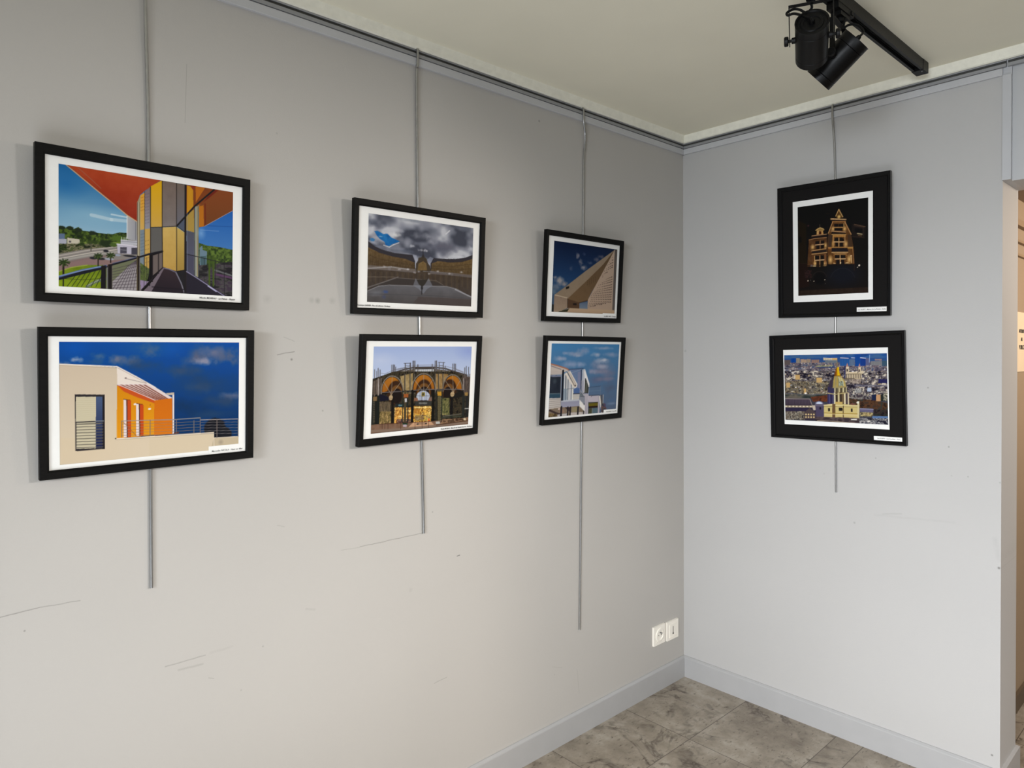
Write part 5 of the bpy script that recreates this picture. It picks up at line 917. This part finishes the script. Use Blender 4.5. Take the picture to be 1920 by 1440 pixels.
framed('framed_photograph', 'R', (.6864, 1.6448, .4250, .5247, .0622, -.0193, -.0092), (-.1945, .0135, .2016, .5078), (-.1310, .0870, .1354, .4393), art_night,
       'tall black-mounted framed photo of a golden lit stone house at night', ('Luc RUFFY - Maison de La Boétie - Sarlat', .098, .197, .0245, .0070), pp=(-.1508, .0616, .1514, .4618), lb=(.0941, .0165, .1993, .0333), black=True)
framed('framed_photograph', 'R', (.6987, 1.1595, .5137, .4207, .0081, .0179, -.0029), (-.2372, .0124, .2460, .4061), (-.1962, .0742, .1955, .3384), art_city,
       'wide black-mounted framed photo of a gold-domed church above a crowded city', ('Luc RUFFY - Les Invalides - Paris', .157, .2355, .0222, .0066), pp=(-.2000, .0566, .1994, .3600), lb=(.1448, .0150, .2418, .0298), black=True)

# ---------------------------------------------------------------- wall sockets
def plate(bm, w, h, t, bev): box(bm, -w / 2, -t, -h / 2, w / 2, 0, h / 2)
s = empty('power_socket', (-.2035, 0, .2475)); tag(s, 'white square wall socket with a round recess and pin, left of the pair', 'wall socket')
bm = bmesh.new(); plate(bm, .084, .084, .009, 0); link('cover_plate', fin(bm, bev=.0018), M_socket, parent=s)
bm = bmesh.new(); lathe(bm, (.002, -.0088, .0), (0, -1, 0), [(0, .0), (0, .030), (.002, .030), (.003, .0285), (.0032, .0225), (.0006, .020), (.0004, 0)], 40); link('socket_well', fin(bm, smooth=True), M_socket, parent=s)
bm = bmesh.new(); box(bm, -.026, -.0105, -.031, .030, -.0088, -.0272); link('rim', fin(bm, bev=.0004), M_socket, parent=s)
for dx, dz in ((-.0095, 0), (.0095, 0)):
    bm = bmesh.new(); lathe(bm, (.002 + dx, -.0091, dz), (0, -1, 0), [(0, 0), (0, .0027), (.0004, .0027), (.0004, 0)], 14); link('contact_hole', fin(bm), M_hole, parent=s)
bm = bmesh.new(); lathe(bm, (.002, -.009, .011), (0, -1, 0), [(0, 0), (0, .0028), (.012, .0028), (.0135, .0018), (.0135, 0)], 14); link('earth_pin', fin(bm, smooth=True), M_screw, parent=s)
s = empty('phone_socket', (-.1015, 0, .2430)); tag(s, 'white square phone socket with one narrow vertical slot, nearest the corner', 'phone socket')
bm = bmesh.new(); plate(bm, .088, .084, .009, 0); link('cover_plate', fin(bm, bev=.0018), M_socket, parent=s)
bm = bmesh.new(); box(bm, -.026, -.0105, -.026, .026, -.0088, .028); link('centre_insert', fin(bm, bev=.0008), M_socket, parent=s)
bm = bmesh.new(); box(bm, -.0016, -.0111, -.016, .0016, -.0104, .017); box(bm, -.0038, -.0111, -.019, .0038, -.0104, -.0115); link('slot', fin(bm), M_hole, parent=s)
bm = bmesh.new(); box(bm, -.026, -.0112, -.0315, .028, -.0088, -.0285); link('rim', fin(bm, bev=.0004), M_socket, parent=s)

# ---------------------------------------------------------------- lighting track and two spotlights
TY = -1.0205; TZ = 2.468
t = empty('lighting_track', (-.085, TY, HC)); tag(t, 'long black lighting track fixed to the ceiling near the right wall', 'lighting track')
L = 3.2; hb = HC - TZ
bm = bmesh.new(); prism(bm, [(-.0175, 0), (-.0175, -hb), (-.0085, -hb), (-.0085, -hb + .012), (.0085, -hb + .012), (.0085, -hb), (.0175, -hb), (.0175, 0)], -L, 0, 'x'); link('channel', fin(bm), M_black, parent=t)
link('contact_strip', boxes((-L + .01, -.0062, -hb + .0105, -.05, -.0042, -hb + .0125), (-L + .01, .0042, -hb + .0105, -.05, .0062, -hb + .0125)), M_blackm, parent=t)
link('end_cap', boxes((-.045, -.0185, -hb - .0012, .006, .0185, 0), bev=.001), M_blackm, parent=t)
bm = bmesh.new(); lathe(bm, (-.03, -.009, -hb - .001), (0, 0, -1), [(0, 0), (0, .0026), (.001, .0026), (.001, 0)], 12); link('end_screw', fin(bm), M_screw, parent=t)

def spotlight(x, aim, axis, body_c, pivot_back, label, yoke_top, cable, Rr=.0408, Ln=.137):
    """x: adapter place on the track; aim: beam direction; axis: hinge axis; body_c: centre of the can"""
    r = empty('track_spotlight', (x, TY, TZ)); tag(r, label, 'spotlight', 'spotlights on the ceiling track')
    O = Vector((x, TY, TZ)); A = Vector(aim).normalized(); X = Vector(axis).normalized(); C = Vector(body_c) - O
    bm = bmesh.new(); box(bm, -.052, -.0165, -.016, .052, .0165, .002); box(bm, -.030, -.014, -.028, .030, .014, -.016); link('adapter', fin(bm, bev=.0015), M_blackm, parent=r)
    bm = bmesh.new(); box(bm, .030, -.019, -.012, .044, -.0165, -.003); link('lock_lever', fin(bm, bev=.0006), M_blackm, parent=r)
    bm = bmesh.new(); lathe(bm, (0, 0, -.028), (0, 0, -1), [(0, 0), (0, .0125), (.010, .0125), (.012, .010), (.012, 0)], 24); link('swivel', fin(bm, smooth=True), M_blackm, parent=r)
    b0 = C - A * Ln / 2
    bm = bmesh.new(); lathe(bm, b0, A, [(.004, 0), (.004, .019), (.0015, .021), (.0015, .027), (.004, .029), (.004, .035), (.0, .0375), (.0, .0415), (.003, Rr), (.024, Rr), (.0246, Rr - .0012), (.026, Rr), (Ln - .02, Rr), (Ln - .0194, Rr - .0012), (Ln - .018, Rr), (Ln, Rr), (Ln, Rr - .004), (Ln - .03, Rr - .012), (Ln - .03, 0)], 48); can = link('lamp_can', fin(bm, smooth=True), M_black, parent=r)
    bm = bmesh.new(); lathe(bm, b0 + A * (Ln - .028), A, [(0, 0), (0, Rr - .013), (.004, Rr - .0125), (.006, 0)], 32); link('lens', fin(bm, smooth=True), M_lens, parent=can)
    bm = bmesh.new(); lathe(bm, b0 + A * .004, -A, [(0, .0075), (.010, .0065), (.014, .005), (.014, 0)], 16); link('cable_gland', fin(bm, smooth=True), M_blackm, parent=can)
    # yoke: flat strap bent over the can
    piv = C + A * pivot_back; top = Vector(yoke_top) - O; hw = Rr + .013; w = .007
    tv = Vector((0, 0, 1)); wid = tv.cross(X).normalized()
    bm = bmesh.new(); zt = top.z
    def bar(p0, p1, half, th, dirw):
        d = (p1 - p0); ln = d.length; d.normalize(); n_ = d.cross(dirw).normalized(); obox(bm, (p0 + p1) / 2, d, dirw, n_, ln / 2 + .001, half, th / 2)
    for sgn in (-1, 1):
        pb = piv + X * sgn * hw; pt = Vector((top.x, top.y, zt)) + X * sgn * hw; pb2 = Vector((pt.x, pt.y, pb.z)) if False else pb
        bar(pb - Vector((0, 0, .012)), pt, w, .0024, wid)
    bar(Vector((top.x, top.y, zt)) - X * hw, Vector((top.x, top.y, zt)) + X * hw, w, .0024, wid)
    link('yoke', fin(bm, bev=.0005), M_black, parent=r)
    for sgn in (-1, 1):
        bm = bmesh.new(); p_ = piv + X * sgn * (Rr - .001)
        lathe(bm, p_, X * sgn, [(0, .008), (.009, .008), (.0095, .004), (.0165, .004), (.017, .0105), (.019, .0125), (.026, .0125), (.028, .0105), (.028, 0)], 24); link('tilt_knob', fin(bm, smooth=True), M_blackm, parent=r)
    bm = bmesh.new(); tube(bm, smooth_path([Vector(c) - O for c in cable] + [b0 - A * .008, b0 + A * .004], 8), .0033, 10); link('cable', fin(bm, smooth=True), M_cable, parent=r)
    return r
AX = (.41, -.912, 0)
spotlight(-.95, (.845, .385, -.37), AX, (-.945, -1.0205, 2.326), -.010, 'black can spotlight on the track, its back end facing the camera', (-.95, -1.0205, 2.422),
          [(-.965, -1.005, 2.455), (-.945, -1.0205, 2.416), (-.951, -1.008, 2.402), (-.957, -.994, 2.412), (-.964, -.981, 2.416), (-.975, -.968, 2.408), (-.985, -.975, 2.395), (-.985, -.995, 2.392)], .0408, .128)
spotlight(-.765, (-.08, .76, -.645), (.994, .105, 0), (-.785, -1.02, 2.319), -.004, 'black can spotlight tilted down to the left, nearer the right wall', (-.778, -1.0205, 2.422),
          [(-.764, -1.034, 2.440), (-.767, -1.030, 2.412), (-.763, -1.040, 2.416), (-.756, -1.055, 2.416), (-.752, -1.070, 2.404), (-.755, -1.078, 2.386)], .0405, .134)

# ---------------------------------------------------------------- sign in the next room
s = empty('wall_sign', (.80, -1.1305, 1.545)); tag(s, 'cream notice with black capitals on the wall beyond the opening', 'sign')
link('sign_card', boxes((-.085, -.004, -.125, .085, 0, .125)), M_sign, parent=s)
for i, (tx, sz) in enumerate((('INTERDIT', .021), ('AU', .021), ('PUBLIC', .026))):
    me = text_mesh(tx, sz, .0002, 0, .0004)
    for v in me.vertices: v.co = Vector((v.co.x, -.0046 - v.co.z, v.co.y + .045 - i * .034))
    link('lettering', me, M_ink, parent=s)
